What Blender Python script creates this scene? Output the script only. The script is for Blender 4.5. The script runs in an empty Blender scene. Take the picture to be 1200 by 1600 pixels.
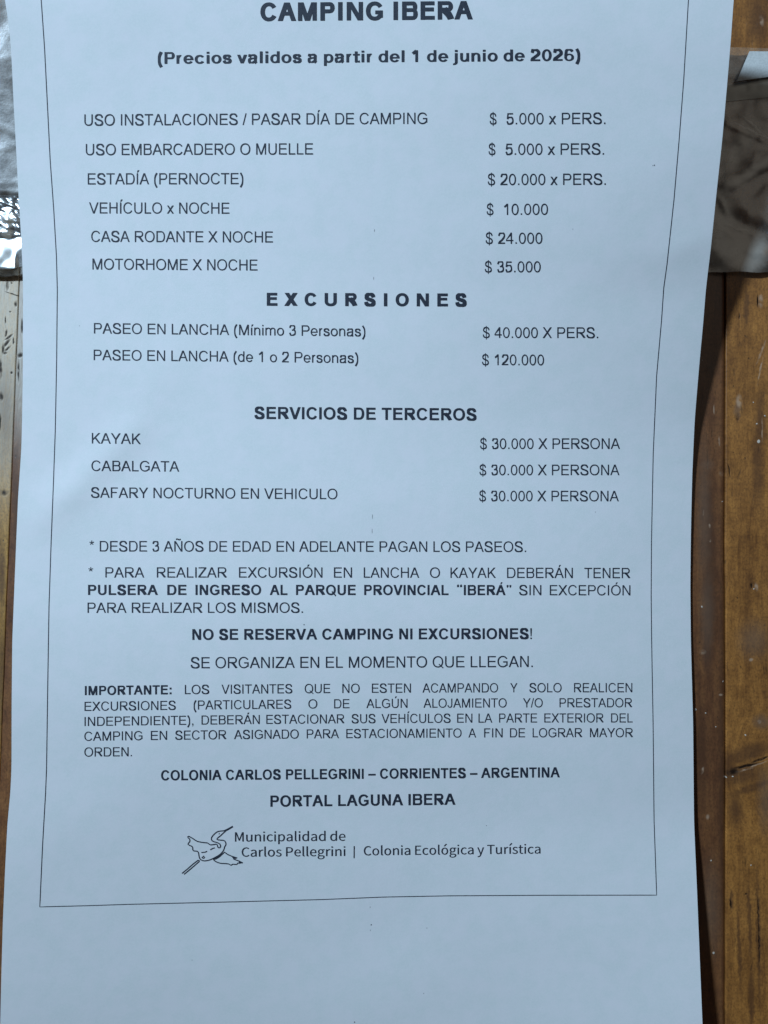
import bpy, bmesh, math, random
import numpy as np
from mathutils import Vector, noise

random.seed(7)
scene = bpy.context.scene
COL = scene.collection

# ---------------------------------------------------------------- camera, world, lamp, exposure
MM = 0.001
S = 0.0002            # metres of board per photograph pixel (0.2 mm)
DIST = 0.25           # lens above the boards

cam_d = bpy.data.cameras.new('camera')
cam = bpy.data.objects.new('camera', cam_d)
COL.objects.link(cam)
cam.location = (0, 0, DIST)
cam_d.sensor_fit = 'HORIZONTAL'
cam_d.angle = 2 * math.atan(600 * S / DIST)
cam_d.clip_start = 0.01
cam_d.clip_end = 50
scene.camera = cam

world = bpy.data.worlds.new('World')
scene.world = world
world.use_nodes = True
bg = world.node_tree.nodes['Background']
bg.inputs[0].default_value = (0.62, 0.78, 1.0, 1)
bg.inputs[1].default_value = 0.014

lamp_d = bpy.data.lights.new('window_light', 'AREA')
lamp_d.shape = 'DISK'
lamp_d.size = 0.13
lamp_d.spread = math.radians(75)
lamp_d.energy = 3.9
lamp_d.color = (0.54, 0.735, 0.925)
lamp = bpy.data.objects.new('window_light', lamp_d)
COL.objects.link(lamp)
lamp.location = (-0.75, 0.76, 0.85)
lamp.rotation_euler = (Vector((-0.015, 0.035, 0)) - lamp.location).to_track_quat('-Z', 'Y').to_euler()

fill_d = bpy.data.lights.new('sheen_fill_light', 'AREA')      # added dim fill lamp out of view, puts a sheen on the plastic
fill_d.shape = 'RECTANGLE'
fill_d.size = 1.5
fill_d.size_y = 1.5
fill_d.energy = 2.8
fill_d.color = (1.0, 0.93, 0.80)
fill = bpy.data.objects.new('sheen_fill_light', fill_d)
COL.objects.link(fill)
fill.location = (1.15, 1.1, 2.2)
fill.rotation_euler = (-fill.location).to_track_quat('-Z', 'Y').to_euler()

vs = scene.view_settings
vs.view_transform = 'Standard'
vs.look = 'None'
vs.exposure = 0
vs.gamma = 1
vs.use_curve_mapping = False

# ---------------------------------------------------------------- helpers
def link(name, verts, faces, mat, parent=None, smooth=False):
    me = bpy.data.meshes.new(name)
    me.from_pydata(verts, [], faces)
    me.update()
    if smooth:
        me.polygons.foreach_set('use_smooth', [True] * len(me.polygons))
    if mat:
        me.materials.append(mat)
    o = bpy.data.objects.new(name, me)
    COL.objects.link(o)
    if parent:
        o.parent = parent
    return o

def thing(name, label, cat, loc=(0, 0, 0), group=None):
    o = bpy.data.objects.new(name, None)
    o.empty_display_size = 0.02
    COL.objects.link(o)
    o.location = loc
    o['label'] = label
    o['category'] = cat
    if group:
        o['group'] = group
    return o

def table(pts, lo, hi, sigma):
    """piecewise linear curve sampled at every pixel row and smoothed"""
    ys = np.arange(lo - 200, hi + 200)
    p = sorted(pts)
    px = [a for a, b in p]
    pv = [b for a, b in p]
    v = np.interp(ys, px, pv)
    s0 = (pv[1] - pv[0]) / (px[1] - px[0])
    s1 = (pv[-1] - pv[-2]) / (px[-1] - px[-2])
    v = np.where(ys < px[0], pv[0] + (ys - px[0]) * s0, v)
    v = np.where(ys > px[-1], pv[-1] + (ys - px[-1]) * s1, v)
    k = np.exp(-0.5 * (np.arange(-4 * sigma, 4 * sigma + 1) / sigma) ** 2)
    v = np.convolve(np.pad(v, 4 * sigma, mode='edge'), k / k.sum(), mode='valid')
    return lambda y: float(np.interp(y, ys, v))

def sstep(a, b, x):
    t = max(0.0, min(1.0, (x - a) / (b - a)))
    return t * t * (3 - 2 * t)

def board(px, py, z=0.0):
    """point of the boards (z = 0) or above them, from the measured photograph position"""
    k = 1 - z / DIST
    return ((px - 600) * S * k, (800 - py) * S * k, z)

# ---------------------------------------------------------------- shape of the curling sheet of paper
TOP, BOT = -86, 1752
edge_l = table([(-138, -8), (-40, 3), (0, 7.6), (20, 11), (50, 15), (90, 18), (156, 21), (230, 25), (306, 29), (370, 33), (423, 35.4), (450, 36),
                (587, 35.6), (660, 34.4), (700, 33.4), (725, 31.8), (776, 28.3), (862, 24.7), (965, 20.6), (1000, 19.2), (1100, 18.2), (1200, 18),
                (1237, 16.3), (1287, 11.6), (1362, 7.8), (1437, 4.6), (1525, 2), (1597, .4), (1752, -5)], TOP, BOT, 9)
edge_r = table([(-138, 1159), (0, 1146.3), (62, 1142), (134, 1136), (219, 1128.5), (297, 1120), (390, 1110.5), (450, 1103), (500, 1099.2),
                (570, 1092.6), (656, 1085.4), (742, 1081.6), (828, 1079.6), (914, 1078.6), (1000, 1079.4), (1131, 1083), (1285, 1084.4),
                (1394, 1089.2), (1488, 1093), (1600, 1097.6), (1752, 1105)], TOP, BOT, 14)
rise_l = table([(-138, 15), (0, 11.6), (100, 8.4), (200, 5.6), (300, 3.6), (400, 2.2), (500, 1.6), (650, 1.6), (720, 2.2), (776, 3.2), (862, 4.4),
                (965, 6.2), (1100, 7.0), (1200, 6.9), (1287, 7.2), (1400, 7.6), (1525, 8), (1600, 8.2), (1752, 8)], TOP, BOT, 26)
rise_r = table([(-138, 33), (0, 30), (62, 28.5), (134, 26), (219, 23), (297, 19.5), (390, 15), (450, 11.4), (500, 9.4), (570, 6.4), (656, 3.2),
                (742, 1.7), (828, 1.3), (914, 1.1), (1000, 1.2), (1131, 1.5), (1285, 2.1), (1394, 4.6), (1488, 6.4), (1600, 8.9), (1752, 11)], TOP, BOT, 26)

CREASES = [  # x0, y0, x1, y1, half width, height in mm
    (70, 806, 205, 676, 21, 0.62), (205, 676, 262, 560, 26, 0.16),
    (60, 770, 185, 778, 14, 0.12),
    (820, 470, 1095, 372, 34, 0.16), (240, 1180, 60, 1330, 40, 0.22), (560, 1560, 820, 1480, 50, 0.34), (150, 1540, 420, 1470, 45, 0.26), (880, 1420, 1090, 1560, 40, 0.26), (880, 1010, 960, 1300, 50, 0.14), (420, 560, 330, 840, 55, 0.16), (1040, 400, 1100, 372, 12, 0.10), (700, 120, 900, 60, 60, 0.25),
    (330, 60, 300, 230, 40, 0.16), (480, 1290, 660, 1380, 55, 0.16),
]

def seg(px, py, x0, y0, x1, y1):
    dx, dy = x1 - x0, y1 - y0
    L2 = dx * dx + dy * dy
    t = ((px - x0) * dx + (py - y0) * dy) / L2
    tc = max(0.0, min(1.0, t))
    return math.hypot(px - x0 - tc * dx, py - y0 - tc * dy), tc

def rise(px, py):
    """height of the sheet above the boards, metres"""
    l, r = edge_l(py), edge_r(py)
    u = (px - l) / (r - l)
    uc = max(0.0, min(1.0, u))
    h = rise_l(py) + (rise_r(py) - rise_l(py)) * uc ** 1.55
    h -= 4.6 * math.sin(math.pi * uc) * sstep(950, 1650, py)
    for x0, y0, x1, y1, w, a in CREASES:
        if abs(py - (y0 + y1) / 2) > abs(y1 - y0) / 2 + 4 * w:
            continue
        d, t = seg(px, py, x0, y0, x1, y1)
        h += a * math.exp(-(d / w) ** 2 * .5) * (0.35 + 0.65 * math.sin(math.pi * (0.12 + 0.76 * t)))
    h += 0.36 * noise.noise(Vector((px / 330, py / 260, 3.1))) + 0.10 * noise.noise(Vector((px / 120, py / 95, 8.7)))
    # the centre fold the sheet still remembers
    h -= 0.010 * math.exp(-((px - 582) / 6.0) ** 2)
    return max(h, 0.75) * MM

def on_sheet(px, py, lift=0.0):
    return board(px, py, rise(px, py) + lift)

# ---------------------------------------------------------------- materials
class Nodes:
    def __init__(self, name):
        self.m = bpy.data.materials.new(name)
        self.m.use_nodes = True
        self.t = self.m.node_tree
        self.t.nodes.clear()
        self.out = self.t.nodes.new('ShaderNodeOutputMaterial')
    def n(self, kind, **kw):
        nd = self.t.nodes.new(kind)
        for k, v in kw.items():
            if k.startswith('_'):
                setattr(nd, k[1:], v)
        return nd
    def set(self, sock, v):
        if isinstance(v, bpy.types.NodeSocket):
            self.t.links.new(v, sock)
        elif isinstance(v, (tuple, list)) and len(v) == 3 and sock.type == 'RGBA':
            sock.default_value = (*v, 1)
        else:
            sock.default_value = v
    def math(self, op, a, b=0.0, c=None, clamp=False):
        nd = self.n('ShaderNodeMath', _operation=op, _use_clamp=clamp)
        self.set(nd.inputs[0], a)
        self.set(nd.inputs[1], b)
        if c is not None:
            self.set(nd.inputs[2], c)
        return nd.outputs[0]
    def vmath(self, op, a, b=(0, 0, 0), scale=None):
        nd = self.n('ShaderNodeVectorMath', _operation=op)
        self.set(nd.inputs[0], a)
        self.set(nd.inputs[1], b)
        if scale is not None:
            self.set(nd.inputs['Scale'], scale)
        return nd.outputs[0]
    def mix(self, f, a, b):
        nd = self.n('ShaderNodeMix', _data_type='RGBA')
        self.set(nd.inputs[0], f)
        self.set(nd.inputs[6], a)
        self.set(nd.inputs[7], b)
        return nd.outputs[2]
    def rng(self, v, a, b, c=0.0, d=1.0, smooth=True):
        nd = self.n('ShaderNodeMapRange', _interpolation_type='SMOOTHSTEP' if smooth else 'LINEAR')
        for i, x in enumerate((v, a, b, c, d)):
            self.set(nd.inputs[i], x)
        return nd.outputs[0]
    def noise(self, vec, scale, detail=4, rough=0.55, dist=0.0):
        nd = self.n('ShaderNodeTexNoise')
        self.set(nd.inputs['Vector'], vec)
        nd.inputs['Scale'].default_value = scale
        nd.inputs['Detail'].default_value = detail
        nd.inputs['Roughness'].default_value = rough
        nd.inputs['Distortion'].default_value = dist
        return nd.outputs['Fac']
    def ramp(self, f, stops):
        nd = self.n('ShaderNodeValToRGB')
        e = nd.color_ramp.elements
        while len(e) < len(stops):
            e.new(0.5)
        for el, (p, c) in zip(e, stops):
            el.position = p
            el.color = (*c, 1)
        self.set(nd.inputs[0], f)
        return nd.outputs[0]
    def bump(self, h, strength, dist, normal=None):
        nd = self.n('ShaderNodeBump')
        nd.inputs['Strength'].default_value = strength
        nd.inputs['Distance'].default_value = dist
        self.set(nd.inputs['Height'], h)
        if normal is not None:
            self.set(nd.inputs['Normal'], normal)
        return nd.outputs[0]
    def principled(self, **kw):
        nd = self.n('ShaderNodeBsdfPrincipled')
        for k, v in kw.items():
            self.set(nd.inputs[k.replace('_', ' ')], v)
        return nd.outputs[0]
    def done(self, sh):
        self.t.links.new(sh, self.out.inputs[0])
        return self.m
    def px(self):
        """object coordinates in photograph pixels (0.2 mm), y up"""
        tc = self.n('ShaderNodeTexCoord')
        return self.vmath('SCALE', tc.outputs['Object'], scale=1 / S)

def spot_group():
    g = bpy.data.node_groups.new('soft_spot', 'ShaderNodeTree')
    for nm, ty in (('Vector', 'NodeSocketVector'), ('Center', 'NodeSocketVector'), ('Angle', 'NodeSocketFloat'),
                   ('RX', 'NodeSocketFloat'), ('RY', 'NodeSocketFloat'), ('Soft', 'NodeSocketFloat')):
        g.interface.new_socket(nm, in_out='INPUT', socket_type=ty)
    g.interface.new_socket('Fac', in_out='OUTPUT', socket_type='NodeSocketFloat')
    gi = g.nodes.new('NodeGroupInput')
    go = g.nodes.new('NodeGroupOutput')
    rot = g.nodes.new('ShaderNodeVectorRotate')
    rot.rotation_type = 'Z_AXIS'
    L = g.links.new
    L(gi.outputs['Vector'], rot.inputs['Vector'])
    L(gi.outputs['Center'], rot.inputs['Center'])
    L(gi.outputs['Angle'], rot.inputs['Angle'])
    sub = g.nodes.new('ShaderNodeVectorMath')
    sub.operation = 'SUBTRACT'
    L(rot.outputs[0], sub.inputs[0])
    L(gi.outputs['Center'], sub.inputs[1])
    comb = g.nodes.new('ShaderNodeCombineXYZ')
    L(gi.outputs['RX'], comb.inputs[0])
    L(gi.outputs['RY'], comb.inputs[1])
    comb.inputs[2].default_value = 1e6
    dv = g.nodes.new('ShaderNodeVectorMath')
    dv.operation = 'DIVIDE'
    L(sub.outputs[0], dv.inputs[0])
    L(comb.outputs[0], dv.inputs[1])
    ln = g.nodes.new('ShaderNodeVectorMath')
    ln.operation = 'LENGTH'
    L(dv.outputs[0], ln.inputs[0])
    a = g.nodes.new('ShaderNodeMath')
    a.operation = 'ADD'
    a.inputs[0].default_value = 1.0
    L(gi.outputs['Soft'], a.inputs[1])
    b = g.nodes.new('ShaderNodeMath')
    b.operation = 'SUBTRACT'
    b.inputs[0].default_value = 1.0
    L(gi.outputs['Soft'], b.inputs[1])
    mr = g.nodes.new('ShaderNodeMapRange')
    mr.interpolation_type = 'SMOOTHSTEP'
    L(ln.outputs['Value'], mr.inputs[0])
    L(a.outputs[0], mr.inputs[1])
    L(b.outputs[0], mr.inputs[2])
    L(mr.outputs[0], go.inputs[0])
    return g
SPOT = spot_group()

def spot(N, vec, x, y, rx, ry, ang=0, soft=0.4):
    nd = N.n('ShaderNodeGroup')
    nd.node_tree = SPOT
    N.set(nd.inputs['Vector'], vec)
    nd.inputs['Center'].default_value = (x - 600, 800 - y, 0)
    nd.inputs['Angle'].default_value = math.radians(-ang)
    nd.inputs['RX'].default_value = rx
    nd.inputs['RY'].default_value = ry
    nd.inputs['Soft'].default_value = soft
    return nd.outputs[0]

def many(N, vec, spots):
    acc = None
    for s in spots:
        f = spot(N, vec, *s)
        acc = f if acc is None else N.math('MAXIMUM', acc, f)
    return acc

def wood(name, stops, seed, darks=(), lights=(), greys=(), flakes=(), cracks=(), rough=0.42, flow=None, worn_sheen=(), gloss=0.5, chip=(0.022, 0.012, 0.008)):
    N = Nodes(name)
    P = N.px()
    flat = N.vmath('MULTIPLY', P, (1, 1, 0))
    off = N.vmath('ADD', flat, (seed * 613.7, seed * 291.3, seed * 57.0))
    # grain that wanders, with the board's length along y
    wob = N.noise(N.vmath('MULTIPLY', off, (0.012, 0.0035, 1)), 1, 3)
    wv = N.n('ShaderNodeCombineXYZ')
    N.set(wv.inputs[0], N.math('MULTIPLY_ADD', wob, 60.0, -30.0))
    gv = N.vmath('ADD', off, wv.outputs[0])
    if flow:       # grain swirling round a knot
        f = spot(N, flat, *flow)
        fv = N.n('ShaderNodeCombineXYZ')
        N.set(fv.inputs[0], N.math('MULTIPLY', f, 46.0))
        gv = N.vmath('ADD', gv, fv.outputs[0])
    broad = N.noise(N.vmath('MULTIPLY', gv, (0.030, 0.0016, 1)), 1, 3, 0.6)
    fine = N.noise(N.vmath('MULTIPLY', gv, (0.20, 0.010, 1)), 1, 5, 0.65)
    fibre = N.noise(N.vmath('MULTIPLY', gv, (0.62, 0.05, 1)), 1, 4, 0.7)
    blotch = N.noise(N.vmath('MULTIPLY', off, (0.020, 0.011, 1)), 1, 5, 0.65)
    cross = N.noise(N.vmath('MULTIPLY', off, (0.03, 0.16, 1)), 1, 3, 0.6)
    g = N.math('MULTIPLY_ADD', broad, 0.40, N.math('MULTIPLY', fine, 0.24))
    g = N.math('ADD', g, N.math('MULTIPLY', fibre, 0.12))
    g = N.math('ADD', g, N.math('MULTIPLY', blotch, 0.22))
    g = N.math('ADD', g, N.math('MULTIPLY_ADD', cross, 0.10, -0.05))
    mot = N.noise(N.vmath('MULTIPLY', off, (0.075, 0.035, 1)), 1, 4, 0.7)
    g = N.math('ADD', g, N.math('MULTIPLY_ADD', mot, 0.34, -0.17))
    g = N.rng(g, 0.33, 0.66, 0, 1, False)
    col = N.ramp(g, stops)
    # thin dark pores along the grain
    pore = N.noise(N.vmath('MULTIPLY', gv, (0.30, 0.030, 1)), 1, 2, 0.5)
    pm = N.rng(pore, 0.66, 0.74)
    col = N.mix(N.math('MULTIPLY', pm, 0.5), col, (0.06, 0.028, 0.010))
    pit = N.noise(N.vmath('MULTIPLY', off, (0.16, 0.11, 1)), 1, 2, 0.4)
    pitm = N.rng(pit, 0.735, 0.78)
    col = N.mix(N.math('MULTIPLY', pitm, 0.75), col, (0.030, 0.016, 0.008))
    rag = N.n('ShaderNodeTexNoise')
    N.set(rag.inputs['Vector'], off)
    rag.inputs['Scale'].default_value = 0.09
    rag.inputs['Detail'].default_value = 4
    rv = N.vmath('SCALE', N.vmath('SUBTRACT', rag.outputs['Color'], (0.5, 0.5, 0.5)), scale=9.0)
    ragged = N.vmath('MULTIPLY', N.vmath('ADD', flat, rv), (1, 1, 0))
    rv2 = N.vmath('SCALE', N.vmath('SUBTRACT', rag.outputs['Color'], (0.5, 0.5, 0.5)), scale=3.5)
    fizz = N.noise(N.vmath('MULTIPLY', off, (0.33, 0.24, 1)), 1, 3, 0.7)
    ragged2 = N.vmath('MULTIPLY', N.vmath('ADD', flat, rv2), (1, 1, 0))
    height = N.math('MULTIPLY_ADD', fibre, 0.5, N.math('MULTIPLY', fine, 0.5))
    height = N.math('SUBTRACT', height, N.math('MULTIPLY', pm, 0.8))
    height = N.math('SUBTRACT', height, N.math('MULTIPLY', pitm, 1.0))
    col = N.mix(N.rng(fizz, 0.40, 0.72, 0.0, 0.85), col, N.mix(0.55, col, (0.05, 0.024, 0.010)))
    rgh = N.math('MULTIPLY_ADD', blotch, 0.22, rough - 0.11)
    spec = 0.4 + 0.5 * gloss
    coat = gloss
    if darks:
        f = many(N, ragged, darks)
        f = N.math('MULTIPLY', f, N.rng(fine, 0.2, 0.75, 0.55, 1.0))
        col = N.mix(N.math('MULTIPLY', f, 0.8), col, (0.085, 0.034, 0.016))
    if worn_sheen:       # pale, chalky varnish, with the lamp's sheen painted into its colour
        f = N.math('MULTIPLY', many(N, ragged, worn_sheen), N.rng(fibre, 0.3, 0.65, 0.55, 1.0))
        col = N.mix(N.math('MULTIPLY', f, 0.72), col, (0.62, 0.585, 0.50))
    if greys:
        f = many(N, ragged, greys)
        col = N.mix(N.math('MULTIPLY', f, 0.55), col, (0.17, 0.105, 0.07))
    if lights:
        f = many(N, ragged2, lights)
        f = N.math('MULTIPLY', f, N.rng(rag.outputs['Fac'], 0.36, 0.58, 0.15, 1.0))
        col = N.mix(N.math('MULTIPLY', f, 0.50), col, (0.66, 0.46, 0.32))
    if cracks:
        f = many(N, ragged2, cracks)
        f = N.math('MULTIPLY', f, N.rng(pit, 0.25, 0.55, 0.35, 1))
        col = N.mix(f, col, chip)
        height = N.math('SUBTRACT', height, N.math('MULTIPLY', f, 4.0))
        rgh = N.math('MULTIPLY_ADD', f, 0.4, rgh)
        spec = N.math('MULTIPLY_ADD', f, -0.37 - 0.5 * gloss, 0.4 + 0.5 * gloss)
        coat = N.math('MULTIPLY_ADD', f, -gloss, gloss)
    if flakes:
        f = many(N, ragged2, flakes)
        col = N.mix(N.math('MULTIPLY', f, 0.8), col, (0.80, 0.72, 0.62))
        height = N.math('ADD', height, N.math('MULTIPLY', f, 3.0))
    nrm = N.bump(height, 0.55, 0.00006)
    sh = N.principled(Base_Color=col, Roughness=rgh, Specular_IOR_Level=spec, Coat_Weight=coat, Coat_Roughness=rough + 0.03, Normal=nrm)
    return N.done(sh)

GOLD = [(0.0, (0.13, 0.047, 0.013)), (0.30, (0.27, 0.105, 0.025)), (0.62, (0.43, 0.175, 0.040)), (1.0, (0.62, 0.265, 0.060))]
UMBER = [(0.0, (0.10, 0.036, 0.016)), (0.35, (0.18, 0.068, 0.026)), (0.7, (0.26, 0.104, 0.036)), (1.0, (0.38, 0.160, 0.052))]
TAN = [(0.0, (0.30, 0.145, 0.030)), (0.35, (0.50, 0.250, 0.055)), (0.7, (0.66, 0.350, 0.085)), (1.0, (0.78, 0.440, 0.125))]

mat_right = wood('golden_varnished_pine', GOLD, 1.0,
    darks=[(1168, 1178, 46, 12, 18, .6), (1160, 1212, 34, 15, 14, .7), (1143, 1206, 14, 16, 0, .6), (1172, 1232, 36, 6, 20, .6), (1150, 1262, 10, 26, 0, .8),
           (1183, 30, 14, 34, 0, .8), (1166, 480, 4, 26, 0, .5), (1188, 660, 7, 42, 0, .7), (1185, 730, 8, 50, 0, .8),
           (1171, 1440, 3, 60, 2, .5), (1185, 1460, 3, 110, 1, .5), (1174, 1560, 4, 50, 0, .5), (1143, 1405, 3, 14, 0, .5), (1155, 1480, 3, 60, 2, .6)],
    greys=[(1152, 640, 5, 12, 0, .6), (1187, 100, 8, 12, 0, .7), (1190, 1128, 12, 10, 0, .8), (1178, 1000, 20, 24, 0, .9), (1196, 1250, 10, 40, 0, .9)],
    lights=[(1191, 546, 1.6, 13, -22, .5), (1188, 578, 1.3, 20, -12, .5), (1186, 560, 1.2, 9, -25, .5), (1155, 627, 4, 9, 0, .6), (1189, 470, 3, 9, 0, .6),
            (1182, 917, 2.6, 6, 6, .5), (1174, 1031, 3, 2.2, 10, .5), (1191, 672, .9, 16, 0, .5), (1186, 1128, 3, 2.6, 0, .6),
            (1162, 1203, 13, 1.3, 14, .5), (1184, 1194, 14, 1.2, 20, .5), (1190, 32, 3, 7, 10, .6)],
    flakes=[(1185.6, 690, 2.1, 2.4, 0, .3), (1165, 1149, 1.4, 1.4, 0, .3), (1182.5, 662.5, 1.1, 1.1, 0, .3), (1195, 650, 1.2, 1.1, 0, .3), (1177, 629, 1, 1, 0, .3),
            (1178, 920, 1, 1.2, 0, .3), (1134.5, 1214.5, 1.4, 1.1, 0, .3), (1145, 1213.5, 1.4, 1.1, 0, .3), (1173.5, 1352, 1, .9, 0, .3)],
    cracks=[(1165, 1197, 20, 2.0, 13, .5), (1145, 1206, 9, 5, 10, .7), (1188, 1187, 14, 1.6, 20, .5), (1184.5, 1420, .8, 18, 0, .5), (1186, 1470, 1.0, 40, 1, .5), (1166, 1397, 1.6, 1.6, 0, .5),
            (1142, 1412, 1.2, 8, 0, .6), (1174, 915, 1.8, 4, 0, .5), (1152, 652, 2.4, 5, 0, .7), (1155, 494, 1, 4, 0, .5), (1184, 470, 1, 9, 0, .5), (1139, 735, 1, 10, 10, .5)],
    rough=0.46, flow=(1215, 1205, 85, 60, 0, .9), gloss=0.25)
mat_middle = wood('umber_varnished_pine', UMBER, 2.4,
    darks=[(1110, 900, 8, 120, 0, .8), (1097, 1180, 8, 70, 0, .8), (25, 800, 5, 90, 2, .8), (1127, 1200, 4, 200, 0, .8)],
    greys=[(1103, 727, 9, 10, 0, .9), (1100, 800, 9, 90, 0, .9), (1104, 960, 9, 60, 0, .9), (1110, 1420, 14, 60, 0, .9)],
    lights=[(1098, 1204, 2.0, 5, -18, .5), (1106, 1276, 2.4, 3.6, 0, .6), (1097, 1019, 5, 3.4, 0, .7), (1124, 690, 1.2, 7, 4, .5), (1116, 640, 1, 7, 0, .5),
            (1109, 822, 1.4, 2.6, 0, .5), (1110, 845, 1.2, 2, 0, .5), (1099, 801, 1.1, 4, 0, .5), (1127, 1086, 3, 1.6, 0, .5), (1127, 740, 3, 3, 0, .7)],
    flakes=[(1087, 1109, 1.6, 1.8, 0, .3), (1102.5, 1114, 1.2, 1.1, 0, .35), (1115.6, 1489, 1.6, 2, -20, .35), (1111, 1345, 1.2, 1.2, 0, .4), (1097, 948, 1.2, 1.8, 20, .4),
            (1130.5, 1065, 1.1, 1.4, 0, .3), (1129, 784, 1.2, 1, 0, .4), (1098, 563, .8, .8, 0, .4), (1119, 1136, 1, 1, 0, .4)],
    cracks=[(22, 545, 2, 7, 0, .5), (35, 510, 2.2, 10, 0, .5), (31, 555, 4, 3, 30, .6), (29, 580, 1.3, 14, 0, .6)], rough=0.44, chip=(0.06, 0.05, 0.045), worn_sheen=[(34, 520, 26, 150, 0, .6)])
mat_left = wood('worn_varnished_pine', TAN, 4.1,
    darks=[(3, 900, 5, 60, 0, .8), (4, 1060, 8, 80, 0, .8)],
    greys=[(8, 640, 12, 60, 0, .9)],
    cracks=[(10, 537, 8, 2.2, 48, .6), (5, 545, 1.6, 8, 0, .5), (10, 521, 1.6, 5, -10, .5), (12, 545, 6, 1.6, 40, .6), (14, 527, 7, 1.5, 35, .6),
            (8, 552, 3, 2, 0, .5), (1, 575, 2.4, 14, 0, .6), (2, 620, 3, 6, 0, .6), (.5, 660, 1.3, 12, 0, .5), (18, 583, 1.6, 2, 0, .5), (21, 460, 12, .9, -18, .5), (25, 475, 2.2, 3.6, 0, .6),
            (12, 446, 2, 7, 0, .7), (18, 442, 1.4, 1.6, 0, .5), (21, 533, 1.2, 5, 0, .5), (6, 770, 5, 4, 0, .8), (16, 487, 1.6, 1.2, 0, .5), (9, 500, 1, 5, 0, .5)],
    rough=0.44, gloss=0.85, chip=(0.075, 0.062, 0.055), worn_sheen=[(5, 560, 60, 190, 0, .6), (12, 500, 30, 70, 0, .7)])

def paper_mat():
    N = Nodes('white_office_paper')
    P = N.px()
    mott = N.noise(P, 0.035, 5, 0.6)
    fib = N.noise(P, 0.35, 4, 0.7)
    c = N.mix(N.rng(mott, 0.3, 0.7), (0.76, 0.792, 0.80), (0.825, 0.815, 0.845))
    c = N.mix(N.rng(fib, 0.35, 0.68, 0, 0.5), c, (0.84, 0.85, 0.86))
    nrm = N.bump(N.math('MULTIPLY_ADD', fib, 0.35, N.noise(P, 0.09, 3, 0.6)), 0.24, 0.0001)
    return N.done(N.principled(Base_Color=c, Roughness=0.82, Specular_IOR_Level=0.25, Normal=nrm))
mat_paper = paper_mat()

def ink_mat():
    N = Nodes('black_toner')
    P = N.px()
    f = N.noise(P, 0.5, 3, 0.7)
    c = N.mix(N.rng(f, 0.35, 0.7), (0.019, 0.025, 0.042), (0.038, 0.046, 0.068))
    return N.done(N.principled(Base_Color=c, Roughness=0.6, Specular_IOR_Level=0.3))
mat_ink = ink_mat()

def plastic(name, haze, rough, tint=(0.9, 0.93, 0.95), cloud=0.04, gloss=0.16, bump=0.0, creased=(), dy=500):
    N = Nodes(name)
    P = N.px()
    tr = N.n('ShaderNodeBsdfTransparent')
    tr.inputs[0].default_value = (0.93, 0.94, 0.93, 1)
    df = N.n('ShaderNodeBsdfDiffuse')
    df.inputs[0].default_value = (*tint, 1)
    tl = N.n('ShaderNodeBsdfTranslucent')
    tl.inputs[0].default_value = (*tint, 1)
    m0 = N.n('ShaderNodeMixShader')
    m0.inputs[0].default_value = 0.35
    N.t.links.new(df.outputs[0], m0.inputs[1])
    N.t.links.new(tl.outputs[0], m0.inputs[2])
    gl = N.n('ShaderNodeBsdfGlossy')
    gl.inputs['Color'].default_value = (1, 1, 1, 1)
    scuff = N.noise(P, 0.05, 5, 0.65)
    N.set(gl.inputs['Roughness'], N.math('MULTIPLY_ADD', scuff, 0.2, rough - 0.1))
    if bump:
        nrm = N.bump(N.noise(P, 0.10, 4, 0.6), bump, 0.0004)
        N.t.links.new(nrm, gl.inputs['Normal'])
    m1 = N.n('ShaderNodeMixShader')
    hz = N.math('MULTIPLY_ADD', N.rng(scuff, 0.35, 0.75), cloud, haze)
    if creased:     # film goes white along sharp creases and where it lies double
        flat = N.vmath('ADD', N.vmath('MULTIPLY', P, (1, 1, 0)), (0, dy, 0))
        rag = N.n('ShaderNodeTexNoise')
        N.set(rag.inputs['Vector'], flat)
        rag.inputs['Scale'].default_value = 0.06
        rg = N.vmath('SCALE', N.vmath('SUBTRACT', rag.outputs['Color'], (0.5, 0.5, 0.5)), scale=12.0)
        fl = N.vmath('MULTIPLY', N.vmath('ADD', flat, rg), (1, 1, 0))
        hz = N.math('MULTIPLY_ADD', many(N, fl, creased), 0.62, hz, clamp=True)
    N.set(m1.inputs[0], hz)
    N.t.links.new(tr.outputs[0], m1.inputs[1])
    N.t.links.new(m0.outputs[0], m1.inputs[2])
    fr = N.n('ShaderNodeFresnel')
    fr.inputs['IOR'].default_value = 1.5
    m2 = N.n('ShaderNodeMixShader')
    N.set(m2.inputs[0], N.math('MULTIPLY_ADD', fr.outputs[0], 1.0, gloss - 0.04, clamp=True))
    N.t.links.new(m1.outputs[0], m2.inputs[1])
    N.t.links.new(gl.outputs[0], m2.inputs[2])
    return N.done(m2.outputs[0])
mat_film = plastic('clear_plastic_film', 0.05, 0.30, tint=(0.90, 0.85, 0.76), cloud=0.16, gloss=0.135, bump=0.10, creased=[
    (1165, 276, 56, 8, 36, .6), (1168, 208, 30, 1.6, -24, .6), (1175, 202, 22, 1.6, -42, .6), (1142, 356, 30, 2.5, -20, .6), (1132, 328, 3, 18, 20, .6),
    (1140, 396, 42, 32, 0, .7), (1130, 345, 16, 22, 0, .7), (1150, 240, 10, 24, -20, .8)])
mat_seam = plastic('crinkled_plastic', 0.14, 0.24, gloss=0.22, bump=0.3)
mat_hem = plastic('doubled_plastic', 0.14, 0.27, cloud=0.1, gloss=0.20)
mat_milky = plastic('milky_plastic', 0.45, 0.40, tint=(0.72, 0.74, 0.66), cloud=0.1, gloss=0.12)

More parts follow.
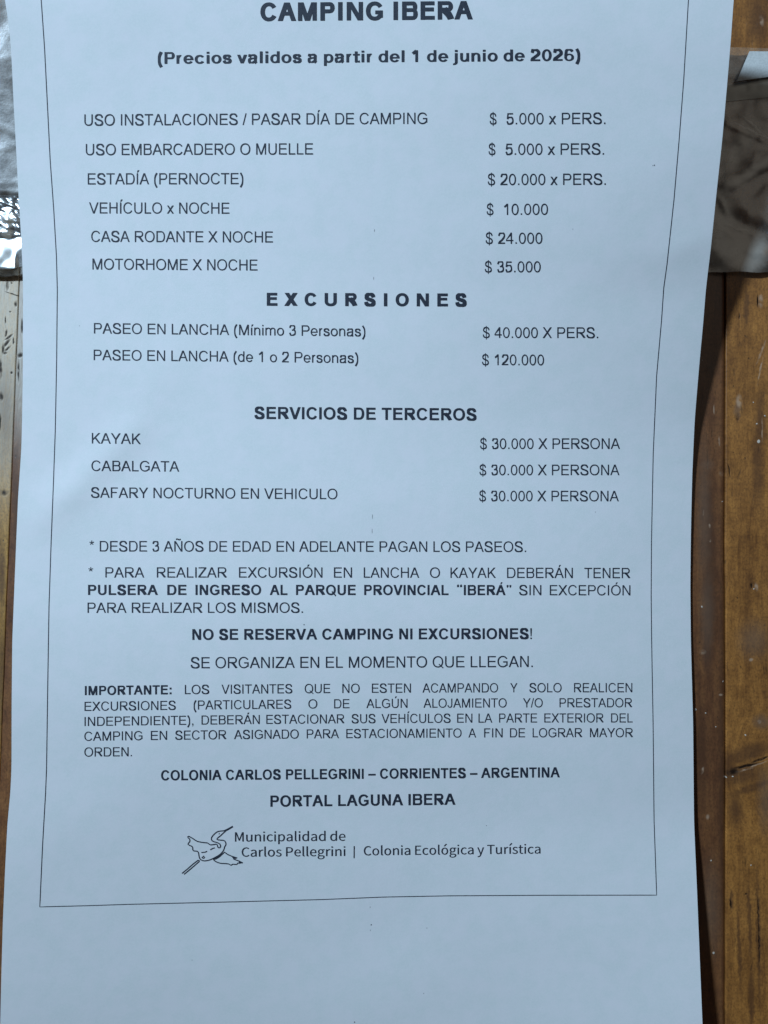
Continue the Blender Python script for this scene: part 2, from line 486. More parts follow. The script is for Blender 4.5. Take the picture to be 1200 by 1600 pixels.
def simple(name, col, rough, metallic=0.0):
    N = Nodes(name)
    P = N.px()
    f = N.noise(P, 0.4, 3)
    c = N.mix(N.rng(f, 0.3, 0.7), tuple(x * 0.85 for x in col), col)
    return N.done(N.principled(Base_Color=c, Roughness=rough, Metallic=metallic))
mat_label = simple('white_paper_strip', (0.74, 0.76, 0.75), 0.6)
mat_brass = simple('tarnished_brass', (0.30, 0.27, 0.10), 0.3, 1.0)

# ---------------------------------------------------------------- the boards
tabletop = thing('wooden_tabletop', 'brown varnished wooden boards under the printed notice', 'table', (0, 0, -0.02))

def plank(left, right, mat, drop=0.0, rl=0.0008, rr=0.0008):
    """long board between two edge lines given as (x at y = 0, x at y = 1600), rounded long edges"""
    ys = np.linspace(-700, 2300, 151)
    prof = []
    for k in range(6):
        a = math.pi / 2 * k / 5
        prof.append((1 - math.sin(a), 1 - math.cos(a)))       # in from the edge, down from the face
    verts, faces = [], []
    rows = []
    for y in ys:
        wl = 0.5 * noise.noise(Vector((round(left[0] / 20), y / 90, 1))) + 1.1 * noise.noise(Vector((round(left[0] / 20), y / 330, 5)))
        wr = 0.5 * noise.noise(Vector((round(right[0] / 20), y / 90, 1))) + 1.1 * noise.noise(Vector((round(right[0] / 20), y / 330, 5)))
        xl = (left[0] + (left[1] - left[0]) * y / 1600 + wl - 600) * S
        xr = (right[0] + (right[1] - right[0]) * y / 1600 + wr - 600) * S
        Y = (800 - y) * S
        row = [(xl, Y, -0.018)]
        for i, d in reversed(prof):
            row.append((xl + i * rl, Y, -drop - d * rl * .7))
        for i, d in prof:
            row.append((xr - i * rr, Y, -drop - d * rr * .7))
        row.append((xr, Y, -0.018))
        rows.append(row)
    n = len(rows[0])
    for r in rows:
        verts += [(x, y, z + 0.02) for x, y, z in r]
    for j in range(len(rows) - 1):
        for i in range(n):
            a, b = j * n + i, j * n + (i + 1) % n
            faces.append((a, b, b + n, a + n))
    faces.append(tuple(range(n))[::-1])
    faces.append(tuple(range((len(rows) - 1) * n, len(rows) * n)))
    o = link('plank', verts, faces, mat, tabletop)
    for p in o.data.polygons:
        p.use_smooth = abs(p.normal.z) > 0.2 and len(p.vertices) == 4
    bm = bmesh.new()
    bm.from_mesh(o.data)
    bmesh.ops.recalc_face_normals(bm, faces=bm.faces)
    bm.to_mesh(o.data)
    bm.free()
    return o

plank((-1150, -1180), (47, -16), mat_left, 0.0, 0.0008, 0.0004)['label'] = 'tan weathered board with chipped varnish'
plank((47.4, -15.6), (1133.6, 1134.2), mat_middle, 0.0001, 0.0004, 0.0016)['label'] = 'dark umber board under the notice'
plank((1134.2, 1134.7), (2380, 2380), mat_right, 0.0, 0.00025)['label'] = 'golden brown board with a cracked knot'

# ---------------------------------------------------------------- plastic sleeve lying behind the paper
sleeve = thing('plastic_sleeve', 'crumpled clear plastic sleeve with shiny crinkled seam, behind the paper notice', 'plastic sleeve', (0, 0.1, 0))

RIDGES = [  # fold lines in the film: x0, y0, x1, y1, half width px, height mm
    (1120, 303, 1212, 244, 9, 1.3), (1112, 318, 1212, 262, 4, -.5), (1136, 194, 1196, 222, 3.0, .55), (1155, 184, 1192, 218, 3.0, .6),
    (1126, 312, 1140, 345, 4, .8), (1112, 344, 1170, 372, 4, .6), (1168, 330, 1172, 395, 6, .8), (1196, 200, 1175, 262, 5, .7), (1190, 330, 1212, 380, 6, .7),
    (1100, 250, 1140, 240, 6, .4), (-20, 96, 40, 84, 5, .5), (-20, 190, 40, 214, 6, .6), (0, 235, 36, 222, 5, .4), (-20, 20, 30, 60, 6, .5), (-20, 290, 40, 284, 5, .5),
]

def film_z(px, py):
    q = sstep(200, 1000, px)
    z = 1.4 + 0.38 * noise.noise(Vector((px / 70, py / 70, 2))) + (0.04 + 0.05 * q) * noise.noise(Vector((px / 22, py / 17, 9)))
    for x0, y0, x1, y1, w, a in RIDGES:
        if x0 - 40 < px < x1 + 40 or x1 - 40 < px < x0 + 40:
            d, t = seg(px, py, x0, y0, x1, y1)
            z += a * (0.16 if x0 > 500 else 0.10) * math.exp(-(d / w) ** 2)
    z += 0.75 * sstep(1060, 1130, px) * noise.noise(Vector((px / 46, py / 40, 12.6))) + 0.22 * sstep(1060, 1130, px) * abs(noise.noise(Vector((px / 20 + py / 60, py / 24, 3.6))))
    # the loose right side stands a little off the boards, the left lies flat
    z += 0.4 * sstep(1090, 1200, px) + 6.5 * (1 - sstep(-160, 310, py)) * (1 - sstep(200, 500, px))
    # crinkles of the welded seam
    if px < 520:
        k = sstep(300, 310, py) * (1 - sstep(366, 374, py))
        if k > 0:
            uu, ww = px * .88 + py * .47, py * .88 - px * .47
            c = noise.noise(Vector((uu / 17.0, ww / 6.5, 4.4))) + 0.38 * noise.noise(Vector((uu / 7.0, ww / 3.4, 1.4)))
            z += k * (0.62 * c + 0.010 * (py - 340))
        k2 = sstep(369, 374, py) * (1 - sstep(418, 432, py))
        z += k2 * (0.026 * (py - 370) + 0.42 * noise.noise(Vector((px / 19, py / 26 + px / 40, 7.3))))
    z *= MM
    if 20 < px < 1160 and TOP < py < BOT:
        l, r = edge_l(py), edge_r(py)
        if l - 8 < px < r + 20:
            z = min(z, rise(max(l, min(r, px)), py) - 0.00055)
    return max(z, 0.00012)

def ytop(x):
    return -118 + 192 * sstep(150, 950, x) + 0.03 * (x - 1150) * sstep(1000, 1100, x) + 1.2 * noise.noise(Vector((x / 25, 0, 0)))
def ybot(x):
    return 432 - 0.006 * x + 1.6 * noise.noise(Vector((x / 30, 5, 0))) - 6 * sstep(0, 60, x) * (1 - sstep(60, 300, x))

def sheet(name, mat, x0, x1, fy0, fy1, step, lift=0.0, tilt=None):
    xs = np.arange(x0, x1 + 0.1, step)
    nrow = max(3, int((max(fy1(x) - fy0(x) for x in xs)) / step) + 1)
    verts, faces = [], []
    for j in range(nrow + 1):
        for x in xs:
            y = fy0(x) + (fy1(x) - fy0(x)) * j / nrow
            X, Y, Z = board(x, y, film_z(x, y) + lift)
            verts.append((X, Y - 0.1, Z))
    n = len(xs)
    for j in range(nrow):
        for i in range(n - 1):
            a = j * n + i
            faces.append((a, a + n, a + n + 1, a + 1))
    return link(name, verts, faces, mat, sleeve, True)

sheet('film', mat_film, -170, 1340, ytop, ybot, 4.0)
sheet('crinkled_seam', mat_seam, -170, 300, lambda x: 305 + 1.5 * noise.noise(Vector((x / 12, 1, 1))), lambda x: 371 + (x - 20) * -.06, 1.6, 0.00012)
sheet('hem', mat_hem, -170, 620, lambda x: 371.5 + (x - 20) * -.06 * (1 - sstep(40, 200, x)) + 8 * sstep(200, 900, x), lambda x: ybot(x) - 10 * (1 - sstep(40, 200, x)) - 1.5, 2.6, 0.0002)
sheet('folded_band', mat_milky, 1010, 1340, lambda x: 130 - (x - 1150) * .17, lambda x: 158 - (x - 1140) * .1, 3.0, 0.0003)
def strip(name, mat, quad, lift):
    verts, faces = [], []
    n, m = 26, 12
    (ax, ay), (bx, by), (cx, cy), (dx, dy) = quad
    for j in range(m + 1):
        for i in range(n + 1):
            u, v = i / n, j / m
            x = (ax * (1 - u) + bx * u) * (1 - v) + (dx * (1 - u) + cx * u) * v
            y = (ay * (1 - u) + by * u) * (1 - v) + (dy * (1 - u) + cy * u) * v
            X, Y, Z = board(x, y, film_z(x, y) * .3 + 0.0021 + lift)
            verts.append((X, Y - 0.1, Z))
    for j in range(m):
        for i in range(n):
            a = j * (n + 1) + i
            faces.append((a, a + n + 1, a + n + 2, a + 1))
    return link(name, verts, faces, mat, sleeve, True)
strip('white_strip', mat_label, [(1171, 80), (1345, 82), (1345, 100), (1151, 127)], 0.0006)

# small brass tack that holds the sleeve
tack = thing('thumbtack', 'small tarnished brass tack at the edge of the white strip', 'tack', board(1203, 93, 0.0))
bmk = bmesh.new()
bmesh.ops.create_uvsphere(bmk, u_segments=24, v_segments=12, radius=0.0013)
bmesh.ops.scale(bmk, vec=(1, 1, 0.55), verts=bmk.verts)
bmesh.ops.translate(bmk, vec=(0, 0, 0.0040), verts=bmk.verts)
me = bpy.data.meshes.new('head')
bmk.to_mesh(me)
bmk.free()
me.materials.append(mat_brass)
me.polygons.foreach_set('use_smooth', [True] * len(me.polygons))
o = bpy.data.objects.new('head', me)
COL.objects.link(o)
o.parent = tack
bmk = bmesh.new()
bmesh.ops.create_cone(bmk, cap_ends=True, segments=12, radius1=0.0001, radius2=0.0005, depth=0.009)
bmesh.ops.translate(bmk, vec=(0, 0, -0.0005), verts=bmk.verts)
me = bpy.data.meshes.new('pin')
bmk.to_mesh(me)
bmk.free()
me.materials.append(mat_brass)
o = bpy.data.objects.new('pin', me)
COL.objects.link(o)
o.parent = tack

# ---------------------------------------------------------------- the printed notice
notice = thing('paper_notice', 'white printed price list sheet with curling edges lying on the brown boards', 'notice', (0, 0, 0))

def make_sheet():
    nx, ny = 190, 315
    verts, faces = [], []
    for j in range(ny + 1):
        py = TOP + (BOT - TOP) * j / ny
        l, r = edge_l(py), edge_r(py)
        for i in range(nx + 1):
            px = l + (r - l) * i / nx
            verts.append(on_sheet(px, py))
    n = nx + 1
    for j in range(ny):
        for i in range(nx):
            a = j * n + i
            faces.append((a, a + n, a + n + 1, a + 1))
    th = 0.00013
    top = len(verts)
    nf = len(faces)
    low = [(x, y, z - th) for x, y, z in verts]
    ring = [i for i in range(n)] + [j * n + nx for j in range(1, ny + 1)] + [ny * n + i for i in range(nx - 1, -1, -1)] + [j * n for j in range(ny - 1, 0, -1)]
    rim = [verts[i] for i in ring] + [low[i] for i in ring]
    verts += low
    faces += [tuple(i + top for i in f[::-1]) for f in faces[:nf]]
    r0, m = len(verts), len(ring)
    verts += rim
    faces += [(r0 + k, r0 + (k + 1) % m, r0 + m + (k + 1) % m, r0 + m + k) for k in range(m)]
    return link('sheet', verts, faces, mat_paper, notice, True)
make_sheet()
LOGO_GLYPHS = {
 'C': (335,[198,-7,244,0,283,18,316,48,289,79,263,56,234,41,200,36,136,55,95,110,80,194,96,277,138,330,202,349,232,345,258,332,280,313,307,345,280,368,244,385,201,392,113,368,53,299,30,192,53,85,112,17],[21,19,20,21,18,19,21,17,18,22,12,21,12,13,21,13,17,21,14,17,13,15,17,14,15,16,17,22,11,12,23,11,22,23,10,11,23,9,10,24,9,23,24,8,9,25,8,24,5,3,4,6,3,5,25,7,8,6,2,3,7,2,6,25,2,7,25,1,2,0,1,25]),
 'E': (309,[53,0,280,0,280,41,101,41,101,182,247,182,247,223,101,223,101,344,275,344,275,385,53,385],[0,8,11,8,10,11,8,9,10,0,7,8,0,4,7,4,6,7,4,5,6,0,3,4,0,2,3,0,1,2]),
 'M': (426,[53,0,97,0,97,213,96,250,93,290,90,327,92,327,123,239,196,39,229,39,301,239,332,327,335,327,332,290,329,250,328,213,328,0,373,0,373,385,315,385,242,179,233,153,224,126,215,99,213,99,204,126,194,153,185,179,111,385,53,385],[0,5,29,5,28,29,5,6,28,6,27,28,20,11,19,11,18,19,11,12,18,12,17,18,0,4,5,7,27,6,20,10,11,13,17,12,0,3,4,14,17,13,15,17,14,0,2,3,8,27,7,20,9,10,0,1,2,16,17,15,8,26,27,21,9,20,22,9,21,8,25,26,23,9,22,8,24,25,8,23,24,8,9,23]),
 'P': (332,[53,0,101,0,101,153,165,153,239,166,289,205,307,272,289,339,238,374,163,385,53,385,101,193,101,346,157,346,213,339,247,316,258,272,248,227,215,201,159,193],[0,12,10,12,9,10,12,8,9,12,13,8,13,7,8,0,11,12,14,7,13,15,7,14,15,6,7,16,6,15,17,6,16,17,5,6,18,5,17,18,4,5,19,4,18,0,2,11,2,19,11,2,4,19,2,3,4,0,1,2]),
 'T': (315,[133,0,182,0,182,344,298,344,298,385,16,385,16,344,133,344],[6,4,5,6,3,4,7,3,6,0,2,7,2,3,7,0,1,2]),
 'a': (296,[114,-7,148,-1,180,13,209,34,210,34,214,0,254,0,254,175,244,237,212,278,155,293,111,287,73,272,43,255,61,222,86,237,115,248,147,253,183,242,201,216,206,181,107,161,49,126,31,74,42,30,71,3,128,32,102,37,84,51,77,77,89,110,130,133,206,149,206,69,179,49,154,36],[11,9,10,12,9,11,12,8,9,13,17,12,17,8,12,14,15,13,15,16,13,16,17,13,18,8,17,19,8,18,19,7,8,20,7,19,21,7,20,21,32,7,32,6,7,22,32,21,22,31,32,33,6,32,22,30,31,23,30,22,23,29,30,23,28,29,24,28,23,34,4,33,4,6,33,24,27,28,35,4,34,24,26,27,26,3,35,3,4,35,26,2,3,5,6,4,24,2,26,25,2,24,25,1,2,0,1,25]),
 'c': (268,[161,-7,194,-2,225,10,253,29,232,61,213,47,190,37,165,33,119,47,88,85,77,142,88,200,120,238,166,252,187,249,206,240,223,227,247,259,225,276,198,288,164,293,96,275,47,224,27,142,45,62,93,11],[21,19,20,21,18,19,21,17,18,22,13,21,13,17,21,13,14,17,14,15,17,15,16,17,22,12,13,22,11,12,23,11,22,23,10,11,24,10,23,24,9,10,24,8,9,25,8,24,5,3,4,6,3,5,25,7,8,7,3,6,25,3,7,25,2,3,0,2,25,0,1,2]),
 'd': (326,[145,-7,178,-1,207,13,232,34,234,34,238,0,277,0,277,418,229,418,229,308,232,259,207,277,181,289,151,293,90,274,45,222,28,142,42,61,83,11,156,34,113,47,87,84,77,143,88,200,118,238,160,252,183,249,206,239,229,222,229,72,205,51,181,38],[9,7,8,9,6,7,10,6,9,14,12,13,14,11,12,14,10,11,15,25,14,25,10,14,25,26,10,26,27,10,27,28,10,28,6,10,15,24,25,15,23,24,16,23,15,29,6,28,16,22,23,16,21,22,17,21,16,17,20,21,30,4,29,4,6,29,18,20,17,31,4,30,18,19,20,19,4,31,18,3,19,3,4,19,18,2,3,5,6,4,18,1,2,0,1,18]),
 'e': (291,[164,-7,200,-3,231,7,257,22,241,54,219,42,195,34,169,32,121,44,88,78,75,131,267,131,268,139,269,148,269,159,256,230,217,276,155,293,93,274,46,223,27,142,46,62,95,11,74,165,89,214,118,244,156,254,194,244,218,214,227,165],[18,16,17,18,15,16,19,25,18,25,26,18,26,15,18,27,15,26,28,15,27,19,24,25,28,14,15,20,24,19,29,14,28,20,23,24,20,29,23,20,14,29,20,13,14,20,12,13,21,10,20,10,12,20,10,11,12,21,9,10,21,8,9,22,8,21,5,3,4,22,7,8,6,3,5,7,3,6,22,3,7,22,2,3,0,2,22,0,1,2]),
 'g': (296,[144,-131,221,-117,271,-82,289,-33,278,6,245,28,190,35,133,35,103,39,88,50,84,66,86,80,92,91,102,100,115,95,130,92,144,90,197,103,234,137,248,190,245,213,237,233,225,248,284,248,284,285,184,285,173,289,159,292,144,293,91,280,52,245,37,191,43,159,57,133,75,114,75,112,60,99,48,81,43,59,46,39,56,23,69,12,69,9,46,-9,32,-31,27,-55,42,-97,83,-122,144,123,114,131,92,155,84,191,92,227,114,249,144,257,175,249,197,227,205,191,196,155,174,131,151,-98,107,-92,79,-75,69,-48,72,-32,81,-15,98,0,110,-2,123,-4,134,-4,184,-4,216,-8,235,-19,242,-40,230,-68,199,-90],[29,27,28,29,26,27,29,25,26,29,24,25,29,23,24,30,54,29,54,23,29,30,53,54,55,23,54,30,52,53,56,22,55,22,23,55,56,21,22,31,52,30,56,20,21,31,51,52,57,20,56,57,19,20,32,51,31,32,50,51,58,19,57,58,18,19,33,50,32,59,18,58,33,49,50,59,17,18,34,49,33,48,17,59,34,48,49,34,17,48,35,17,34,36,13,35,13,17,35,13,16,17,36,12,13,14,16,13,37,12,36,15,16,14,37,11,12,38,11,37,38,10,11,38,9,10,39,9,38,39,8,9,39,7,8,40,7,39,40,6,7,40,5,6,40,4,5,41,4,40,42,4,41,43,66,42,66,4,42,66,70,4,70,71,4,71,3,4,43,65,66,67,70,66,68,70,67,69,70,68,72,3,71,44,65,43,44,64,65,73,3,72,45,64,44,45,63,64,73,2,3,74,2,73,45,62,63,46,62,45,75,2,74,46,61,62,75,1,2,60,1,75,46,60,61,47,60,46,47,1,60,47,0,1]),
 'i': (144,[72,344,89,348,100,359,105,376,100,392,89,403,72,407,56,403,45,392,41,376,45,359,56,348,48,0,97,0,97,285,48,285],[12,14,15,12,13,14,7,5,6,8,5,7,8,4,5,9,4,8,9,3,4,10,3,9,10,2,3,11,2,10,11,1,2,0,1,11]),
 'l': (149,[99,-7,110,-6,119,-5,127,-3,120,34,115,33,112,33,110,33,103,35,98,42,97,54,97,418,48,418,48,57,53,22,70,1],[13,11,12,13,10,11,14,10,13,14,9,10,14,8,9,14,7,8,5,3,4,6,3,5,7,3,6,14,3,7,15,3,14,0,3,15,0,2,3,0,1,2]),
 'n': (320,[48,0,97,0,97,207,123,231,147,246,174,251,205,243,223,218,228,174,228,0,276,0,276,181,267,242,238,280,189,293,153,286,122,268,93,244,92,244,88,285,48,285],[15,13,14,16,13,15,0,19,20,0,18,19,16,12,13,17,5,16,5,12,16,17,4,5,6,12,5,17,3,4,0,17,18,0,2,17,2,3,17,7,12,6,7,11,12,8,11,7,0,1,2,8,10,11,9,10,8]),
 'o': (318,[159,-7,224,11,272,62,291,142,272,224,224,275,159,293,94,275,46,224,27,142,46,62,94,11,159,33,116,47,87,85,77,142,87,200,116,238,159,252,203,238,232,200,242,142,232,85,203,47],[7,5,6,8,5,7,8,18,5,18,4,5,8,17,18,19,4,18,20,4,19,8,16,17,20,3,4,9,16,8,9,15,16,21,3,20,10,15,9,10,14,15,22,3,21,22,2,3,10,13,14,23,2,22,11,13,10,23,1,2,12,1,23,11,12,13,11,1,12,0,1,11]),
 'p': (326,[48,-120,97,-120,97,-24,95,26,121,8,148,-3,174,-7,235,11,280,64,298,147,285,224,246,274,184,293,152,287,121,272,93,252,92,252,88,285,48,285,166,34,145,36,122,46,97,63,97,213,123,235,148,248,172,252,216,239,240,202,248,147,237,86,208,47],[13,11,12,14,11,13,0,17,18,0,16,17,14,10,11,15,26,14,26,10,14,0,15,16,0,23,15,23,24,15,24,25,15,25,26,15,27,10,26,28,10,27,28,9,10,0,22,23,29,9,28,29,8,9,30,8,29,31,8,30,31,7,8,0,3,22,3,21,22,19,7,31,3,20,21,3,19,20,3,7,19,0,2,3,4,7,3,4,6,7,5,6,4,0,1,2]),
 'r': (204,[48,0,97,0,97,183,118,222,143,243,168,249,179,249,187,247,196,245,205,286,196,290,186,292,174,293,144,285,116,265,93,233,92,233,88,285,48,285],[13,11,12,13,10,11,13,9,10,13,8,9,14,7,13,7,8,13,0,17,18,0,16,17,15,5,14,5,6,14,6,7,14,15,4,5,15,3,4,0,15,16,0,2,15,2,3,15,0,1,2]),
 's': (246,[123,-7,180,5,214,35,226,78,213,121,181,147,140,164,110,177,87,192,78,214,84,235,101,250,131,255,155,252,176,243,196,230,219,260,194,276,165,288,131,293,78,282,44,253,33,212,45,172,76,146,116,129,146,116,171,99,181,75,175,53,156,37,124,30,93,35,65,47,40,65,17,33,47,12,83,-2],[20,18,19,20,17,18,21,17,20,21,16,17,21,12,16,12,13,16,13,14,16,14,15,16,21,11,12,22,11,21,22,10,11,22,9,10,22,8,9,23,8,22,23,7,8,23,6,7,24,6,23,24,5,6,24,4,5,25,4,24,26,4,25,26,3,4,27,3,26,28,3,27,28,2,3,29,2,28,35,33,34,30,2,29,35,32,33,31,2,30,31,1,2,35,31,32,36,31,35,36,1,31,37,1,36,37,0,1]),
 't': (198,[138,-7,156,-5,174,-1,191,4,181,40,171,36,160,33,149,32,122,38,109,57,105,87,105,246,182,246,182,285,105,285,105,366,65,366,59,285,14,283,14,246,57,246,57,88,64,38,90,5],[17,15,16,17,14,15,18,14,17,18,13,14,18,12,13,19,12,18,20,12,19,21,11,20,11,12,20,21,10,11,22,10,21,22,9,10,22,8,9,5,3,4,22,7,8,23,7,22,6,3,5,7,3,6,23,3,7,0,3,23,0,2,3,0,1,2]),
 'u': (319,[132,-7,168,0,198,18,226,45,227,45,231,0,271,0,271,285,223,285,223,83,198,56,173,40,146,35,115,42,98,67,92,110,92,285,44,285,44,105,53,43,82,6],[18,16,17,18,15,16,9,7,8,9,6,7,18,14,15,19,14,18,10,4,9,4,6,9,19,13,14,11,3,10,3,4,10,11,2,3,5,6,4,20,13,19,20,12,13,12,2,11,20,2,12,20,1,2,0,1,20]),
 'y': (274,[53,-123,101,-110,136,-75,160,-24,267,285,220,285,169,127,161,101,153,73,145,46,143,46,133,73,124,101,114,127,57,285,7,285,121,-1,115,-22,100,-54,79,-75,51,-84,43,-83,35,-81,29,-79,19,-117,29,-120,40,-122],[16,14,15,16,13,14,6,4,5,6,3,4,16,12,13,7,3,6,16,11,12,8,3,7,16,10,11,9,3,8,16,9,10,16,3,9,17,3,16,18,3,17,18,2,3,19,2,18,19,1,2,20,1,19,24,22,23,24,21,22,24,20,21,24,1,20,24,0,1,25,0,24,26,0,25]),
 '|': (142,[54,-147,88,-147,88,440,54,440],[0,2,3,0,1,2]),
 'í': (144,[65,336,157,426,122,458,39,360,48,0,97,0,97,285,48,285],[4,6,7,4,5,6,3,1,2,3,0,1]),
 'ó': (318,[150,336,243,426,209,458,126,360,159,-7,224,11,272,62,291,142,272,224,224,275,159,293,94,275,46,224,27,142,46,62,94,11,159,33,116,47,87,85,77,142,87,200,116,238,159,252,203,238,232,200,242,142,232,85,203,47],[11,9,10,12,9,11,12,22,9,22,8,9,12,21,22,23,8,22,24,8,23,12,20,21,24,7,8,13,20,12,13,19,20,25,7,24,14,19,13,14,18,19,26,7,25,26,6,7,14,17,18,27,6,26,15,17,14,27,5,6,16,5,27,15,16,17,15,5,16,4,5,15,3,1,2,3,0,1]),
}

# ---------------------------------------------------------------- lettering: a plain grotesque drawn from bars, diagonals and arcs
CAP = 716.0
XH = 519.0

class Pen:
    """collects the strokes of one glyph; v = stem width, h = bar width (thousandths of the letter size)"""
    def __init__(self, v, h):
        self.v, self.h = v, h
        self.parts = []
    def poly(self, *p):
        self.parts.append((list(p), [tuple(range(len(p)))]))
    def rect(self, x0, y0, x1, y1):
        self.poly((x0, y0), (x1, y0), (x1, y1), (x0, y1))
    def diag(self, x0, y0, x1, y1, w):
        """leaning bar with level ends; x0, x1 are the centres of its ends"""
        self.poly((x0 - w / 2, y0), (x0 + w / 2, y0), (x1 + w / 2, y1), (x1 - w / 2, y1))
    def arc(self, x0, y0, x1, y1, a0=0, a1=360, v=None, h=None, p=2.15):
        """part of a ring inside the box; wider at the sides (v) than at top and bottom (h)"""
        v = v or self.v
        h = h or self.h
        cx, cy = (x0 + x1) / 2, (y0 + y1) / 2
        rx, ry = (x1 - x0) / 2, (y1 - y0) / 2
        n = max(8, int(abs(a1 - a0) / 9))
        out, inn = [], []
        for k in range(n + 1):
            a = math.radians(a0 + (a1 - a0) * k / n)
            c, s = math.cos(a), math.sin(a)
            c = math.copysign(abs(c) ** (2 / p), c)
            s = math.copysign(abs(s) ** (2 / p), s)
            out.append((cx + rx * c, cy + ry * s))
            inn.append((cx + (rx - v) * c, cy + (ry - h) * s))
        m = n + 1
        self.parts.append((out + inn, [(k, k + 1, m + k + 1, m + k) for k in range(n)]))
    def path(self, pts, w, w1=None):
        """smooth line through points, with a width"""
        P = [np.array(q, float) for q in pts]
        P = [2 * P[0] - P[1]] + P + [2 * P[-1] - P[-2]]
        c = []
        for i in range(1, len(P) - 2):
            for t in np.linspace(0, 1, 9)[:-1]:
                a, b, d, e = P[i - 1], P[i], P[i + 1], P[i + 2]
                c.append(0.5 * (2 * b + (d - a) * t + (2 * a - 5 * b + 4 * d - e) * t * t + (3 * b - 3 * d + e - a) * t ** 3))
        c.append(P[-2])
        vs_ = []
        for i, q in enumerate(c):
            d = c[min(i + 1, len(c) - 1)] - c[max(i - 1, 0)]
            d = d / (np.hypot(*d) + 1e-9)
            # side runs as thick as a stem, level runs as thick as a bar
            ww = abs(d[1]) * w + abs(d[0]) * (w1 or w)
            nrm = np.array((-d[1], d[0])) * ww / 2
            vs_.append((tuple(q + nrm), tuple(q - nrm)))
        verts = [a for a, b in vs_] + [b for a, b in vs_]
        m = len(vs_)
        self.parts.append((verts, [(k, k + 1, m + k + 1, m + k) for k in range(m - 1)]))
    def dot(self, cx, y0, w=None, hh=None):
        w = w or self.v * 1.06
        self.rect(cx - w / 2, y0, cx + w / 2, y0 + (hh or w * .98))

ADV = dict(zip('ABCDEFGHIJKLMNOPQRSTUVWXYZ', (667, 667, 722, 722, 667, 611, 778, 722, 278, 500, 667, 556, 833, 722, 778, 667, 778, 722, 667, 611, 722, 667, 944, 667, 667, 611)))
ADVB = dict(zip('ABCDEFGHIJKLMNOPQRSTUVWXYZ', (722, 722, 722, 722, 667, 611, 778, 722, 278, 556, 722, 611, 833, 722, 778, 667, 778, 722, 667, 611, 722, 667, 944, 667, 667, 611)))
for d_, b_ in ((ADV, 0), (ADVB, 1)):
    for ch in '0123456789$':
        d_[ch] = 556
    d_.update({' ': 278, '.': 278, ',': 278, '(': 333, ')': 333, '/': 278, '*': 389, ':': 333 if b_ else 278, '!': 333 if b_ else 278, '\u2013': 556,
               '\u201c': 500 if b_ else 333, '\u201d': 500 if b_ else 333})
ADV.update(dict(a=556, d=556, e=556, i=222, m=833, n=556, o=556, r=333, s=500, x=500, c=500))
ADVB.update(dict(a=556, c=556, d=611, e=556, i=278, j=278, l=278, n=611, o=611, p=611, r=389, s=556, t=333, u=611, v=556, x=556))
ADVK = dict(zip('ABCDEGIMNOPRSUX', (778, 778, 778, 778, 722, 833, 389, 944, 833, 833, 722, 778, 722, 833, 778)))
ADVK.update(dict(zip('acdeijlnoprstuv', (667, 667, 667, 667, 333, 333, 333, 667, 667, 667, 444, 611, 444, 667, 611))))
ADVK.update({'0': 667, '1': 667, '2': 667, '6': 667, '(': 389, ')': 389})
ACC = {'\u00cd': 'I', '\u00d3': 'O', '\u00c1': 'A', '\u00da': 'U', '\u00d1': 'N', '\u00ed': 'i'}

